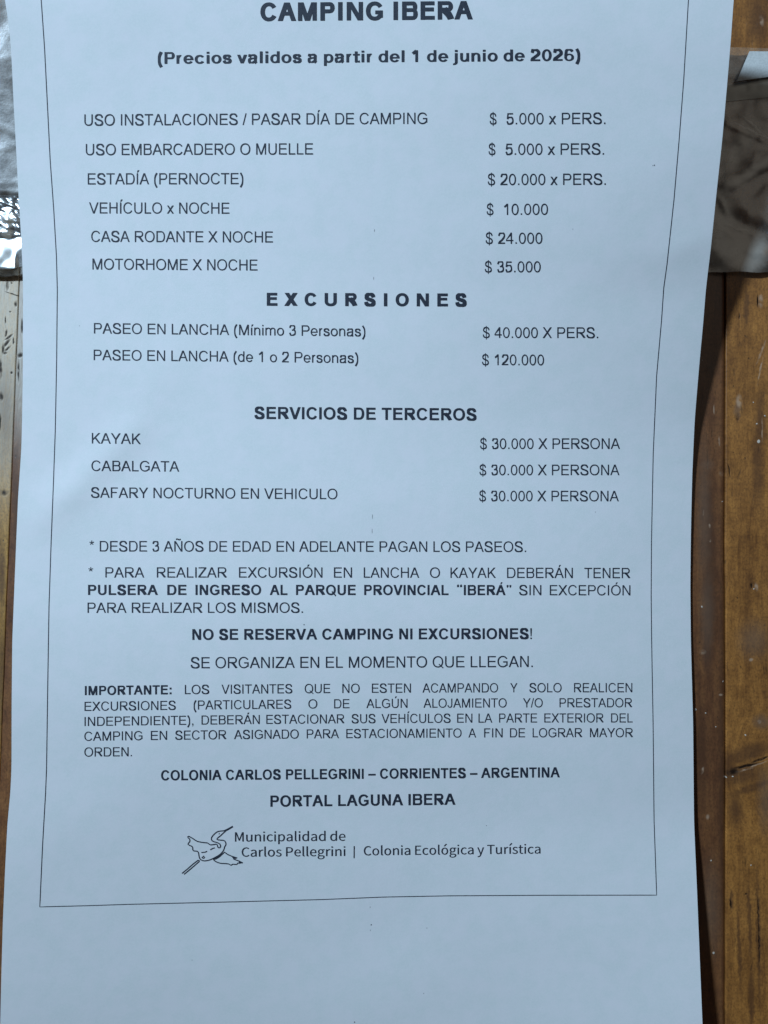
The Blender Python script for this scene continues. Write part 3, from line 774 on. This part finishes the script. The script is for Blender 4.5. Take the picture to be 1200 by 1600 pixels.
def glyph(ch, v, h, bold):
    """strokes and advance of one character"""
    p = Pen(v, h)
    A = ADVK if bold == 2 else ADVB if bold else ADV
    base = ACC.get(ch, ch)
    W = A[base]
    l = 73 if bold else 78          # left bearing of stems
    dw = v * 1.10                   # level width of a leaning stroke
    H = CAP
    c = base
    if c == 'A':
        p.diag(dw / 2, 0, W / 2 - dw * .06, H, dw)
        p.diag(W - dw / 2, 0, W / 2 + dw * .06, H, dw)
        p.rect(W * .23, 212, W * .77, 212 + h * .98)
    elif c == 'B':
        xr = W - 42
        mid = 382
        p.rect(l, 0, l + v, H)
        xc1, xc2 = xr - 190, xr - 205
        for y in (0, H - h, mid - h / 2):
            p.rect(l + v, y, xc1 if y else xc2 + 4, y + h)
        p.arc(2 * xc1 - xr + 22, mid - h / 2, xr - 22, H, -90, 90)
        p.arc(2 * xc2 - xr, 0, xr, mid + h / 2, -90, 90)
    elif c == 'C':
        p.arc(48, -12, W - 18, H + 12, 31, 331)
    elif c == 'D':
        xr = W - 46
        xc = xr - 285
        p.rect(l, 0, l + v, H)
        p.rect(l + v, 0, xc, h)
        p.rect(l + v, H - h, xc, H)
        p.arc(2 * xc - xr, 0, xr, H, -90, 90, p=2.25)
    elif c in 'EF':
        xr = W - (48 if c == 'E' else 38)
        p.rect(l, 0, l + v, H)
        p.rect(l + v, H - h, xr - 12, H)
        p.rect(l + v, 330, xr - (40 if c == 'E' else 85), 330 + h)
        if c == 'E':
            p.rect(l + v, 0, xr, h)
    elif c == 'G':
        p.arc(48, -12, W - 42, H + 12, 32, 322)
        p.rect(W - 67 - v * .98, 92, W - 67, 376)
        p.rect(W * .53, 376 - h, W - 67 - v * .98, 376)
    elif c == 'H':
        p.rect(l, 0, l + v, H)
        p.rect(W - l - v, 0, W - l, H)
        p.rect(l + v, 338, W - l - v, 338 + h)
    elif c == 'I':
        p.rect(W / 2 - v / 2, 0, W / 2 + v / 2, H)
    elif c == 'J':
        xr = W - 72
        p.rect(xr - v, 205, xr, H)
        p.arc(20, -12, xr, 420, 182, 361, h=h * 1.03)
    elif c == 'K':
        p.rect(l, 0, l + v, H)
        p.poly((l + v, 225), (l + v, 225 + v * 1.28), (W - 30 - dw * 1.28, H), (W - 30, H))
        x0 = l + v + (W - l - v) * .20
        p.poly((x0, 348), (W - 2 - dw * 1.25, 0), (W - 2, 0), (x0 + dw * .80, 348 + v * .92))
    elif c == 'L':
        p.rect(l, 0, l + v, H)
        p.rect(l + v, 0, W - 34, h)
    elif c == 'M':
        p.rect(l, 0, l + v * .95, H)
        p.rect(W - l - v * .95, 0, W - l, H)
        p.diag(l + dw * .62, H, W / 2 - 2, 0, dw * 1.02)
        p.diag(W - l - dw * .62, H, W / 2 + 2, 0, dw * 1.02)
    elif c == 'N':
        p.rect(l, 0, l + v * .96, H)
        p.rect(W - l - v * .96, 0, W - l, H)
        p.diag(l + dw * .55, H, W - l - dw * .55, 0, dw * 1.08)
    elif c in 'OQ':
        p.arc(44, -12, W - 44, H + 12)
        if c == 'Q':
            p.poly((W * .56, 120 + h * .7), (W * .60, 120 + h * 1.5), (W - 22, -8), (W - 64, -8 - h * .85))
    elif c in 'PR':
        xr = W - (44 if c == 'P' else 62)
        yb = 291 if c == 'P' else 318
        p.rect(l, 0, l + v, H)
        xc = xr - 200
        p.rect(l + v, H - h, xc, H)
        p.rect(l + v, yb, xc, yb + h)
        p.arc(2 * xc - xr, yb, xr, H, -90, 90)
        if c == 'R':
            p.path([(W * .44, yb + h * .5), (W * .60, yb - 40), (W * .72, 160), (W - 4 - dw * .62, -12)], v * 1.06)
            p.parts[-1] = ([(x, max(0, y)) for x, y in p.parts[-1][0]], p.parts[-1][1])
    elif c == 'S':
        x0, x1, y0, y1 = 44 + v / 2, W - 46 - v / 2, -12 + h / 2, H + 12 - h / 2
        f = lambda x, y: (x0 + (x1 - x0) * x, y0 + (y1 - y0) * y)
        p.path([f(.955, .715), f(.90, .85), f(.74, .965), f(.485, 1), f(.22, .955), f(.055, .80), f(.10, .655), f(.30, .56), f(.58, .485), f(.86, .39), f(1, .22),
                f(.90, .075), f(.70, .01), f(.49, 0), f(.20, .045), f(.05, .155), f(0, .30)], v * .98, h * 1.03)
    elif c == 'T':
        p.rect(22, H - h, W - 22, H)
        p.rect(W / 2 - v / 2, 0, W / 2 + v / 2, H - h)
    elif c == 'U':
        p.rect(l, 260, l + v, H)
        p.rect(W - l - v, 260, W - l, H)
        p.arc(l, -12, W - l, 532, 180, 360, p=2.25)
    elif c == 'V':
        p.diag(4 + dw / 2, H, W / 2 - dw * .04, 0, dw)
        p.diag(W - 4 - dw / 2, H, W / 2 + dw * .04, 0, dw)
    elif c == 'X':
        p.diag(6 + dw * .62, 0, W - 20 - dw * .62, H, dw * 1.24)
        p.diag(W - 6 - dw * .62, 0, 20 + dw * .62, H, dw * 1.24)
    elif c == 'Y':
        p.rect(W / 2 - v / 2, 0, W / 2 + v / 2, 310)
        p.diag(W / 2, 290, 6 + dw * .60, H, dw * 1.18)
        p.diag(W / 2, 290, W - 6 - dw * .60, H, dw * 1.18)
    elif c == 'Z':
        p.rect(20, 0, W - 22, h)
        p.rect(42, H - h, W - 36, H)
        p.diag(20 + dw * .66, h, W - 36 - dw * .66, H - h, dw * 1.3)
    elif c == '0':
        p.arc(42, -12, W - 44, H, v=v * .95)
    elif c == '1':
        x1 = W * .67
        p.rect(x1 - v * .95, 0, x1, H)
        p.path([(x1 - v * .6, H - 30), (x1 - v - 60, H - 130), (W * .195 + 4, H - 212)], v * .85, h)
    elif c == '2':
        p.path([(42 + v / 2, 505), (70 + v / 2, 600), (165, 672), (285, H - h / 2), (410, 665), (W - 50 - v / 2, 520), (W - 95 - v / 2, 400), (300, 245), (150, 130), (60 + v * .5, h * .55)], v * .96, h * 1.0)
        p.rect(30, 0, W - 52, h)
    elif c == '3':
        p.path([(46 + v / 2, 525), (80 + v / 2, 620), (160, 672), (268, H - h / 2), (390, 665), (W - 80 - v / 2, 535), (W - 130 - v / 2, 430), (330, 385), (235, 378)], v * .95, h * .95)
        p.path([(235, 372), (330, 385), (430, 350), (W - 46 - v / 2, 215), (W - 90 - v / 2, 85), (265, -12 + h / 2), (150, 50), (80 + v / 2, 110), (42 + v / 2, 195)], v * .96, h * .96)
    elif c == '4':
        x1 = W * .74
        p.rect(x1 - v * .95, 0, x1, H)
        p.rect(14, 168, W - 46, 168 + h)
        p.poly((14, 168 + h * .6), (14, 168 + h * 1.15), (x1 - v * .95, H), (x1 - v * .1, H), (x1 - v * .5, H - 150))
    elif c == '5':
        p.rect(125, H - 12 - h, W - 78, H - 12)
        p.poly((112, H - 12), (65, 345), (65 + v * .95, 352), (112 + v * .95, H - 12))
        p.path([(65 + v * .45, 350), (170, 425), (285, 442), (410, 415), (W - 44 - v / 2, 235), (W - 90 - v / 2, 95), (265, -12 + h / 2), (150, 45), (85 + v / 2, 105), (42 + v / 2, 190)], v * .96, h * .96)
    elif c == '6':
        hb = h * (.80 if bold == 2 else 1)
        top = 452 if not bold else 436
        p.arc(40, -12, W - 42, top, v=v * .95, h=hb)
        p.path([(W - 66 - v / 2, 566 if bold else 540), (W - 108 - v / 2, 632), (300 if bold < 2 else W * .53, H - hb / 2), (170 + v * .12, 640), (85 + v / 2 - 25, 490), (40 + v / 2, 330), (42 + v / 2, 210)], v * .93, hb)
    elif c == '$':
        p2 = glyph('S', v * .9, h * .9, bold)[0]
        sx = (W - 76) / 577.0
        for q, f in p2:
            p.parts.append(([((x - 44) * sx + 36, y) for x, y in q], f))
        p.rect(W / 2 - v * .30, -100, W / 2 + v * .30, 790)
    elif c == '(' or c == ')':
        q = [(W - 45 - v * .4, -205), (95 + v * .45, 20), (62 + v / 2, 260), (95 + v * .45, 505), (W - 45 - v * .4, 728)]
        if c == ')':
            q = [(W - x, y) for x, y in q]
        p.path(q, v * .95, h)
    elif c == '/':
        p.diag(v * .45, -12, W - v * .45, H + 12, v * .85)
    elif c == '*':
        for k in range(5):
            a = math.radians(90 + 72 * k)
            ux, uy = math.cos(a), math.sin(a)
            t = v * .36
            cx, cy, R = W / 2, 575, 152
            p.poly((cx - uy * t * .6, cy + ux * t * .6), (cx + ux * R - uy * t, cy + uy * R + ux * t), (cx + ux * R + uy * t, cy + uy * R - ux * t), (cx + uy * t * .6, cy - ux * t * .6))
    elif c == '.':
        p.dot(W / 2, 0)
    elif c == ',':
        p.dot(W / 2, 0)
        p.poly((W / 2 + v * .53, 0), (W / 2 + v * .53, -40), (W / 2 - v * .2, -145), (W / 2 - v * .45, -115), (W / 2, -40), (W / 2 + v * .1, 0))
    elif c == ':':
        p.dot(W / 2, 0)
        p.dot(W / 2, XH - v)
    elif c == '!':
        p.dot(W / 2, 0)
        p.poly((W / 2 - v * .3, 175), (W / 2 + v * .3, 175), (W / 2 + v * .55, 500), (W / 2 + v * .55, H), (W / 2 - v * .55, H), (W / 2 - v * .55, 500))
    elif c == '\u2013':
        p.rect(0, 230, W, 230 + h)
    elif c in '\u201c\u201d':
        for x in (W * .28, W * .72):
            s = 1 if c == '\u201d' else -1
            cy = 640
            q = [(x - s * -v * .5, cy + s * 75), (x - s * v * .5, cy + s * 75), (x - s * v * .5, cy - s * 55 + s * 0), (x - s * v * .1, cy - s * 130), (x + s * v * .5, cy - s * 50)]
            p.poly(*q)
    # ---- small letters
    elif c == 'a':
        xs = W - (92 if bold else 84)
        if bold == 2:
            h = h * .86
        p.path([(45 + v * .5, 372), (75 + v * .5, 440), (160, 492), (275, XH + 10 - h / 2), (380, 495), (xs - v * .5, 420), (xs - v * .5, 300)], v * .98, h * .95)
        p.rect(xs - v, 110, xs, 400)
        p.path([(xs - v * .5, 150), (xs - v * .45, 60), (xs + 10 - v * .2, 0)], v * .95, h)
        p.path([(xs - v * .6, 305), (330, 292), (200, 265), (85 + v * .3, 225), (38 + v * .5, 145), (75 + v * .5, 45), (205, -10 + h / 2), (310, 35), (xs - v * .7, 110), (xs - v * .5, 210)], v * .95, h * .88)
    elif c == 'c':
        p.arc(38, -12, W - 20, XH + 12, 36, 326)
    elif c in 'dp':
        if c == 'd':
            p.rect(W - 66 - v, 0, W - 66, H)
            p.arc(36, -12, W - 66, XH + 12, v=v * .98)
        else:
            p.rect(66, -200, 66 + v, XH)
            p.arc(66, -12, W - 36, XH + 12, v=v * .98)
    elif c == 'e':
        p.arc(36, -12, W - 36, XH + 12, 0, 327)
        p.rect(36 + v * .7, 218, W - 36, 218 + h * .9)
    elif c in 'il\u0131':
        p.rect(W / 2 - v / 2, 0, W / 2 + v / 2, H if c == 'l' else XH)
        if c == 'i' and ch == 'i':
            p.rect(W / 2 - v / 2, H - h * 1.15, W / 2 + v / 2, H)
    elif c == 'j':
        xr = W / 2 + v / 2
        p.rect(xr - v, -60, xr, XH)
        p.rect(xr - v, H - h * 1.15, xr, H)
        p.arc(xr - 2.9 * v, -210, xr, 90, 262, 360, h=h)
    elif c in 'nu':
        b = 64
        if c == 'n':
            p.rect(b, 0, b + v, XH)
            p.rect(W - b - v, 0, W - b, 300)
            p.arc(b + v * .15, 90, W - b, XH + 12, 0, 165, p=2.3)
        else:
            p.rect(W - b - v, 0, W - b, XH)
            p.rect(b, 220, b + v, XH)
            p.arc(b, -12, W - b - v * .15, 430, 180, 345, p=2.3)
    elif c == 'm':
        b = 64
        p.rect(b, 0, b + v, XH)
        xm = (W + v * .1) / 2 + v / 2
        for x0, x1 in ((b + v * .2, xm), (xm - v * .85, W - b)):
            p.rect(x1 - v, 0, x1, 320)
            p.arc(x0, 130, x1, XH + 12, 0, 165, p=2.3)
    elif c == 'o':
        p.arc(34, -12, W - 34, XH + 12)
    elif c == 'r':
        p.rect(64, 0, 64 + v, XH)
        p.arc(64 + v * .2, 120, W + 65, XH + 12, 72, 170, p=2.2)
    elif c == 's':
        x0, x1, y0, y1 = 30 + v / 2, W - 36 - v / 2, -12 + h / 2, XH + 12 - h / 2
        f = lambda x, y: (x0 + (x1 - x0) * x, y0 + (y1 - y0) * y)
        p.path([f(.95, .72), f(.82, .92), f(.48, 1), f(.15, .92), f(.05, .76), f(.18, .62), f(.52, .53), f(.86, .43), f(1, .26), f(.85, .07), f(.50, 0), f(.16, .07), f(0, .30)], v * .95, h)
    elif c == 't':
        p.rect(W * .28, 90, W * .28 + v, 670)
        p.rect(14, XH - h * .9, W - 18, XH)
        p.path([(W * .28 + v / 2, 110), (W * .28 + v * .62, 50), (W - 70, -5 + h / 2), (W - 12, 5 + h / 2)], v, h)
    elif c == 'v':
        p.diag(8 + dw / 2, XH, W / 2, 0, dw)
        p.diag(W - 8 - dw / 2, XH, W / 2, 0, dw)
    elif c == 'x':
        p.diag(6 + dw * .6, 0, W - 12 - dw * .6, XH, dw * 1.2)
        p.diag(W - 6 - dw * .6, 0, 12 + dw * .6, XH, dw * 1.2)
    if ch in '\u00cd\u00d3\u00c1\u00da\u00ed':
        y = 765 if ch != '\u00ed' else 590
        x = W / 2 + 25
        p.poly((x - 55, y), (x + 15, y), (x + 115, y + 145), (x - 10, y + 145))
    elif ch == '\u00d1':
        p.path([(W / 2 - 150, 800), (W / 2 - 95, 860), (W / 2 - 20, 838), (W / 2 + 50, 800), (W / 2 + 115, 812), (W / 2 + 150, 870)], v * .75, h * .8)
    return p.parts, W

FONTS = {'r': (91, 78, 0), 'b': (146, 120, 1), 'k': (192, 146, 2), 'j': (172, 100, 2)}
LIFT = 0.00006

class Print:
    """toner of one printed item, laid on the sheet"""
    def __init__(self):
        self.v, self.f = [], []
        self.k = 0
    def add(self, pts, faces):
        b = len(self.v)
        self.k = (self.k + 1) % 6
        self.v += [on_sheet(x, y, LIFT + self.k * 0.000006) for x, y in pts]
        for f in faces:
            f = [b + i for i in f]
            a = 0.0
            for i in range(len(f)):
                x0, y0, _ = self.v[f[i]]
                x1, y1, _ = self.v[f[(i + 1) % len(f)]]
                a += x0 * y1 - x1 * y0
            self.f.append(f if a > 0 else f[::-1])
    def text(self, s, x0, y0, x1, y1, cap, font='r', track=0, bend=0.0):
        v, h, bold = FONTS[font]
        items, pen = [], 0
        lo, hi = 1e9, -1e9
        for ch in s:
            if ch == ' ':
                pen += 278 + track
                continue
            parts, W = glyph(ch, v, h, bold)
            for q, f in parts:
                q = [(x + pen, y) for x, y in q]
                lo = min(lo, min(x for x, y in q))
                hi = max(hi, max(x for x, y in q))
                items.append((q, f))
            pen += W + track
        sy = cap / CAP
        for q, f in items:
            o = []
            for x, y in q:
                t = (x - lo) / (hi - lo)
                o.append((x0 + (x1 - x0) * t, y0 + (y1 - y0) * t + bend * math.sin(math.pi * t) - y * sy))
            self.add(o, f)
    def line(self, pts, w, step=10):
        """thin ruled or drawn line through photograph points"""
        c = []
        for (ax, ay), (bx, by) in zip(pts, pts[1:]):
            n = max(1, int(math.hypot(bx - ax, by - ay) / step))
            c += [(ax + (bx - ax) * k / n, ay + (by - ay) * k / n) for k in range(n)]
        c.append(pts[-1])
        L, R = [], []
        for i, q in enumerate(c):
            a, b = c[max(i - 1, 0)], c[min(i + 1, len(c) - 1)]
            dx, dy = b[0] - a[0], b[1] - a[1]
            d = math.hypot(dx, dy) + 1e-9
            L.append((q[0] - dy / d * w / 2, q[1] + dx / d * w / 2))
            R.append((q[0] + dy / d * w / 2, q[1] - dx / d * w / 2))
        m = len(c)
        self.add(L + R, [(k, k + 1, m + k + 1, m + k) for k in range(m - 1)])
    def build(self, name, parent, mat=None, label=None):
        o = link(name, self.v, self.f, mat or mat_ink, parent)
        if label:
            o['label'] = label
        return o

def item(name, label, *runs):
    p = Print()
    for r in runs:
        p.text(*r[:7], **(r[7] if len(r) > 7 else {}))
    return p.build(name, notice, label=label)

item('heading', 'heavy main heading at the top of the sheet', ('CAMPING IBERA', 406.8, 32.8, 738.8, 30.0, 28.6, 'k'))
item('date_line', 'bold line in brackets with the date', ('(Precios validos a partir del 1 de junio de 2026)', 246.5, 99.6, 906.5, 94.6, 18.2, 'j'))
E20 = 'line of the camping price list'
item('service_line', E20, ('USO INSTALACIONES / PASAR D\u00cdA DE CAMPING', 131.7, 196.2, 667.5, 193.4, 17.6, 'r'))
item('service_line', E20, ('USO EMBARCADERO O MUELLE', 134, 242.3, 489, 241.2, 17.5, 'r'))
item('service_line', E20, ('ESTAD\u00cdA (PERNOCTE)', 137, 288.1, 380, 287.6, 17.4, 'r'))
item('service_line', E20, ('VEH\u00cdCULO x NOCHE', 139, 333.4, 358.4, 333.8, 17.3, 'r'))
item('service_line', E20, ('CASA RODANTE X NOCHE', 142.4, 377.8, 426.4, 378.8, 17.2, 'r'))
item('service_line', E20, ('MOTORHOME X NOCHE', 144.3, 421.0, 402.3, 422.6, 17.1, 'r'))
PR = 'price at the right of its line'
item('price', PR, ('$', 765, 194.2, 775.8, 194.2, 17.6, 'r'), ('5.000 x PERS.', 791, 194.2, 946, 193.6, 17.8, 'r'))
item('price', PR, ('$', 763.3, 241.8, 774, 241.8, 17.6, 'r'), ('5.000 x PERS.', 789.5, 241.8, 943.8, 241.4, 17.7, 'r'))
item('price', PR, ('$ 20.000 x PERS.', 762, 289, 946.6, 288.6, 17.6, 'r'))
item('price', PR, ('$', 760.3, 335.6, 771, 335.6, 17.4, 'r'), ('10.000', 787, 335.6, 856.2, 335.4, 17.4, 'r'))
item('price', PR, ('$ 24.000', 758.7, 380.8, 847.4, 380.6, 17.4, 'r'))
item('price', PR, ('$ 35.000', 757.3, 425.4, 844.8, 425.2, 17.2, 'r'))
item('section_heading', 'wide spaced bold heading', ('EXCURSIONES', 416.8, 477.6, 729.2, 478.8, 20.2, 'k', dict(track=330)))
item('service_line', 'line of the boat trip price list', ('PASEO EN LANCHA (M\u00ednimo 3 Personas)', 146.7, 521.0, 570.8, 525.6, 16.4, 'r'))
item('service_line', 'line of the boat trip price list', ('PASEO EN LANCHA (de 1 o 2 Personas)', 146.3, 562.6, 559.6, 567.3, 16.4, 'r'))
item('price', PR, ('$ 40.000 X PERS.', 754.2, 527.8, 934.6, 528.2, 16.8, 'r'))
item('price', PR, ('$ 120.000', 753, 570.4, 850, 570.6, 16.8, 'r'))
item('section_heading', 'bold section heading', ('SERVICIOS DE TERCEROS', 397.4, 654.4, 744.6, 657.0, 18.9, 'b'))
item('service_line', 'line of the third party price list', ('KAYAK', 143.4, 692.8, 220, 693.8, 16.4, 'r'))
item('service_line', 'line of the third party price list', ('CABALGATA', 142.8, 735.8, 280, 736.9, 16.3, 'r'))
item('service_line', 'line of the third party price list', ('SAFARY NOCTURNO EN VEHICULO', 142, 777.6, 527.2, 780.0, 16.3, 'r'))
item('price', PR, ('$ 30.000 X PERSONA', 750, 701.4, 968.8, 701.4, 16.6, 'r'))
item('price', PR, ('$ 30.000 X PERSONA', 749, 742.4, 968, 742.4, 16.5, 'r'))
item('price', PR, ('$ 30.000 X PERSONA', 748.6, 783.0, 967, 783.2, 16.4, 'r'))
item('note_line', None, ('*', 139.6, 861.3, 146.8, 861.3, 16.6, 'r'), ('DESDE 3 A\u00d1OS DE EDAD EN ADELANTE PAGAN LOS PASEOS.', 155.8, 861.6, 822, 862.4, 16.4, 'r'))

def row(name, words, ya, ym, yb, cap, font='r', label=None):
    """justified line: words with their own start and end, along a gently bent baseline"""
    p = Print()
    def base(x):
        t = (x - 132) / (988 - 132)
        return ya * (1 - t) * (1 - 2 * t) + 4 * ym * t * (1 - t) + yb * t * (2 * t - 1)
    for w in words:
        s, x0, x1 = w[:3]
        p.text(s, x0, base(x0), x1, base(x1), cap, w[3] if len(w) > 3 else font)
    return p.build(name, notice, label=label)

row('note_line', [('*', 138, 145.4), ('PARA', 164.6, 225.4), ('REALIZAR', 245, 354.6), ('EXCURSI\u00d3N', 373.3, 503.8), ('EN', 521.7, 550), ('LANCHA', 568.3, 655),
                  ('O', 671.7, 687.5), ('KAYAK', 703.8, 774.8), ('DEBER\u00c1N', 792.2, 895), ('TENER', 913, 985)], 902.4, 902.6, 903.4, 16.1)
row('note_line', [('PULSERA', 137.5, 246.7, 'b'), ('DE', 261.3, 291.3, 'b'), ('INGRESO', 305.4, 408, 'b'), ('AL', 421.4, 449, 'b'), ('PARQUE', 462.5, 555.8, 'b'),
                  ('PROVINCIAL', 569, 700.8, 'b'), ('\u201cIBER\u00c1', 714, 790, 'b'), ('\u201d', 791.6, 798.8, 'b'), ('SIN', 811, 845.8), ('EXCEPCI\u00d3N', 859, 985)], 929.6, 929.7, 930.2, 15.9,
    label='line of the notes, mostly bold')
item('note_line', None, ('PARA REALIZAR LOS MISMOS.', 136.7, 957.6, 473.3, 957.4, 16.1, 'r'))
item('warning_line', None, ('NO SE RESERVA CAMPING NI EXCURSIONES', 300.4, 999.8, 826, 998.4, 16.9, 'b'), ('!', 828.6, 998.4, 831, 998.4, 16.9, 'r'))
item('note_line', None, ('SE ORGANIZA EN EL MOMENTO QUE LLEGAN.', 297.8, 1044.2, 832.5, 1042.2, 17.4, 'r'))
row('fine_print_line', [('IMPORTANTE:', 132.5, 268, 'b'), ('LOS', 288.8, 326.7), ('VISITANTES', 346, 456.7), ('QUE', 476, 516), ('NO', 534.8, 562), ('ESTEN', 581, 642),
                        ('ACAMPANDO', 660, 778.2), ('Y', 797.2, 808.4), ('SOLO', 827, 877.5), ('REALICEN', 896.9, 988)], 1086.2, 1082.6, 1081.6, 14.4, label='fine print line opening with a bold word')
row('fine_print_line', [('EXCURSIONES', 132, 274.6), ('(PARTICULARES', 302.5, 455), ('O', 481.7, 495.8), ('DE', 522, 546), ('ALG\u00daN', 572.3, 636.7), ('ALOJAMIENTO', 661.6, 791.7),
                        ('Y/O', 817, 848), ('PRESTADOR', 874.2, 988)], 1110.8, 1106.4, 1105.0, 14.2)
row('fine_print_line', [('INDEPENDIENTE),', 132, 302), ('DEBER\u00c1N', 314.8, 405.8), ('ESTACIONAR', 416, 538.3), ('SUS', 549.2, 586.7), ('VEH\u00cdCULOS', 596, 704), ('EN', 714.2, 738),
                        ('LA', 747.6, 769.2), ('PARTE', 779.8, 839.2), ('EXTERIOR', 850.4, 943.3), ('DEL', 954.8, 988.4)], 1134.4, 1130.0, 1128.8, 14.2)
row('fine_print_line', [('CAMPING', 131.7, 222.5), ('EN', 235.6, 261), ('SECTOR', 273.6, 353.8), ('ASIGNADO', 365.6, 466.7), ('PARA', 479.2, 529.6), ('ESTACIONAMIENTO', 541, 721.2),
                        ('A', 731.8, 743.9), ('FIN', 756.4, 785.3), ('DE', 796.8, 820.4), ('LOGRAR', 832.2, 910), ('MAYOR', 921.8, 989.2)], 1157.6, 1153.2, 1151.8, 14.2)
row('fine_print_line', [('ORDEN.', 131.7, 206)], 1182.2, 1179, 1177, 14.3)
item('place_line', 'bold line with the place', ('COLONIA CARLOS PELLEGRINI \u2013 CORRIENTES \u2013 ARGENTINA', 251.6, 1219.4, 874.8, 1214.6, 15.9, 'b'))
item('place_line', 'bold line with the name of the gateway', ('PORTAL LAGUNA IBERA', 422.4, 1260.6, 711.6, 1257.4, 17.6, 'b'))

# ruled frame round the text
p = Print()
p.line([(62, -42), (64.2, 0), (69.4, 75), (73.8, 162), (78.2, 250), (83.8, 328), (88, 400), (89.4, 453), (88.4, 560), (86.2, 673), (83.2, 759), (79.8, 845), (76.4, 948),
        (74.6, 1060), (72.6, 1200), (71, 1240), (66.4, 1320), (62, 1417), (140, 1415), (200, 1413), (350, 1409.4), (500, 1405.6), (600, 1401.6), (700, 1399.7), (850, 1398.8), (1026, 1398.6),
        (1021.9, 1281), (1020.4, 1131), (1018.1, 1000), (1017.4, 931), (1017.9, 845), (1020.6, 708), (1025.9, 587), (1033.6, 500), (1037, 450), (1042.2, 412), (1053, 312), (1061, 219),
        (1068.2, 125), (1075.6, 0), (1078, -43), (600, -42.5), (62, -42)], 1.25)
p.build('ruled_frame', notice)

# specks of toner along the old centre fold and strays
p = Print()
rs = random.Random(5)
def speck(x, y, a, b):
    n = 7
    q = [(x + a * (0.8 + .4 * rs.random()) * math.cos(2 * math.pi * k / n), y + b * (0.8 + .4 * rs.random()) * math.sin(2 * math.pi * k / n)) for k in range(n)]
    p = Print()
    p.add(q, [tuple(range(n))])
    p.build('toner_speck', notice)
for y, b in ((359, 2.4), (436, 3), (805, 4), (829, 4), (1417, 1.2), (1452, 1.4)):
    speck(585 - (y - 350) * .0062 + rs.uniform(-.7, .7), y + rs.uniform(-2, 2), .2, b)
for x, y, r in ((580, 1445, 1.0), (1022.5, 258, .9), (1020, 258.5, .6), (475, 976, .9), (554, 1597, .9), (662, 1552, .5), (667, 1450, .5), (895, 358, .5), (124, 509, .5), (300, 1500, .5), (760, 1290, .5), (930, 800, .5)):
    speck(x, y, r, r)

# emblem: flying bird drawn in outline, with its lettering
emblem = bpy.data.objects.new('emblem', None)
emblem.empty_display_size = 0.01
COL.objects.link(emblem)
emblem.parent = notice
b = Print()
def bird(pts, w=1.75):
    P = [(280 + x / 10, 1280 + y / 10) for x, y in pts]
    b.line(P, w, 3)
bird([(835, 110), (760, 152), (700, 180), (655, 184), (610, 190), (575, 208), (545, 235), (520, 262), (503, 290), (503, 322), (518, 340), (545, 352), (600, 368), (632, 386), (645, 408), (645, 430), (634, 444),
      (618, 448), (604, 438), (598, 418), (592, 398), (575, 390), (540, 396), (490, 402), (465, 388), (440, 370), (360, 362), (320, 355), (280, 345), (245, 325), (210, 300), (150, 266), (132, 272), (138, 290),
      (158, 305), (167, 325), (163, 352), (146, 370), (135, 390), (160, 408), (200, 425), (210, 445), (210, 470), (220, 492), (250, 498), (280, 500), (296, 514), (305, 545), (310, 580), (318, 610), (340, 636),
      (370, 648), (400, 651), (440, 646), (480, 635), (520, 618), (560, 597), (600, 576), (640, 548), (668, 520), (690, 490), (702, 462), (710, 430), (725, 408), (730, 385), (724, 360), (710, 340), (690, 330),
      (640, 326), (600, 321), (588, 311), (596, 298), (616, 280), (640, 262), (690, 215), (740, 172), (835, 116)])
bird([(745, 168), (838, 112)], 2.6)
bird([(345, 520), (400, 516), (436, 500)], 1.6)
bird([(484, 479), (520, 457), (555, 447)], 1.6)
bird([(350, 602), (368, 590), (386, 572)], 1.5)
bird([(364, 610), (385, 612), (396, 598), (394, 588)], 1.4)
bird([(42, 848), (120, 785), (210, 705), (295, 640), (314, 646), (312, 660), (240, 724), (150, 800), (74, 862)], 1.7)
bird([(530, 636), (570, 612), (640, 572), (680, 540), (706, 514), (735, 536), (765, 555), (830, 582), (905, 604), (870, 612), (838, 600), (850, 622), (890, 638), (940, 656), (990, 678), (945, 688), (915, 684),
      (900, 706), (868, 706), (840, 702), (808, 720), (775, 700), (740, 694), (650, 690), (600, 676), (565, 658), (540, 640)], 1.7)
bird([(560, 628), (610, 602), (650, 572)], 1.2)
bird([(830, 592), (900, 606)], 2.4)
bird([(930, 672), (990, 680)], 2.2)
bird([(618, 224), (628, 226)], 2.6)
b.build('bird', emblem, label='outline drawing of a long billed bird in flight')

p = Print()
def logo(s, x0, y0, x1, y1, em_cap):
    pen, items, lo, hi = 0, [], 1e9, -1e9
    for ch in s:
        if ch == ' ':
            pen += 100
            continue
        a, vv, tt = LOGO_GLYPHS[ch]
        q = [(pen + vv[i], vv[i + 1]) for i in range(0, len(vv), 2)]
        items.append((q, [tuple(tt[i:i + 3]) for i in range(0, len(tt), 3)]))
        lo = min(lo, min(x for x, y in q))
        hi = max(hi, max(x for x, y in q))
        pen += a
    sy = em_cap / 385.0
    for q, f in items:
        for dx in (-.17, .17):           # the print is a touch heavier than the outline
            o = []
            for x, y in q:
                t = (x - lo) / (hi - lo)
                o.append((x0 + (x1 - x0) * t + dx, y0 + (y1 - y0) * t - y * sy))
            p.add(o, f)
logo('Municipalidad de', 367.2, 1315.0, 539.6, 1313.6, 14.6)
logo('Carlos Pellegrini', 377.6, 1338.6, 539.6, 1337.4, 14.4)
p.line([(553.4, 1322), (553.2, 1341)], 1.7)
logo('Colonia Ecol\u00f3gica y Tur\u00edstica', 568.4, 1336.6, 844.4, 1333.6, 14.4)
p.build('lettering', emblem)
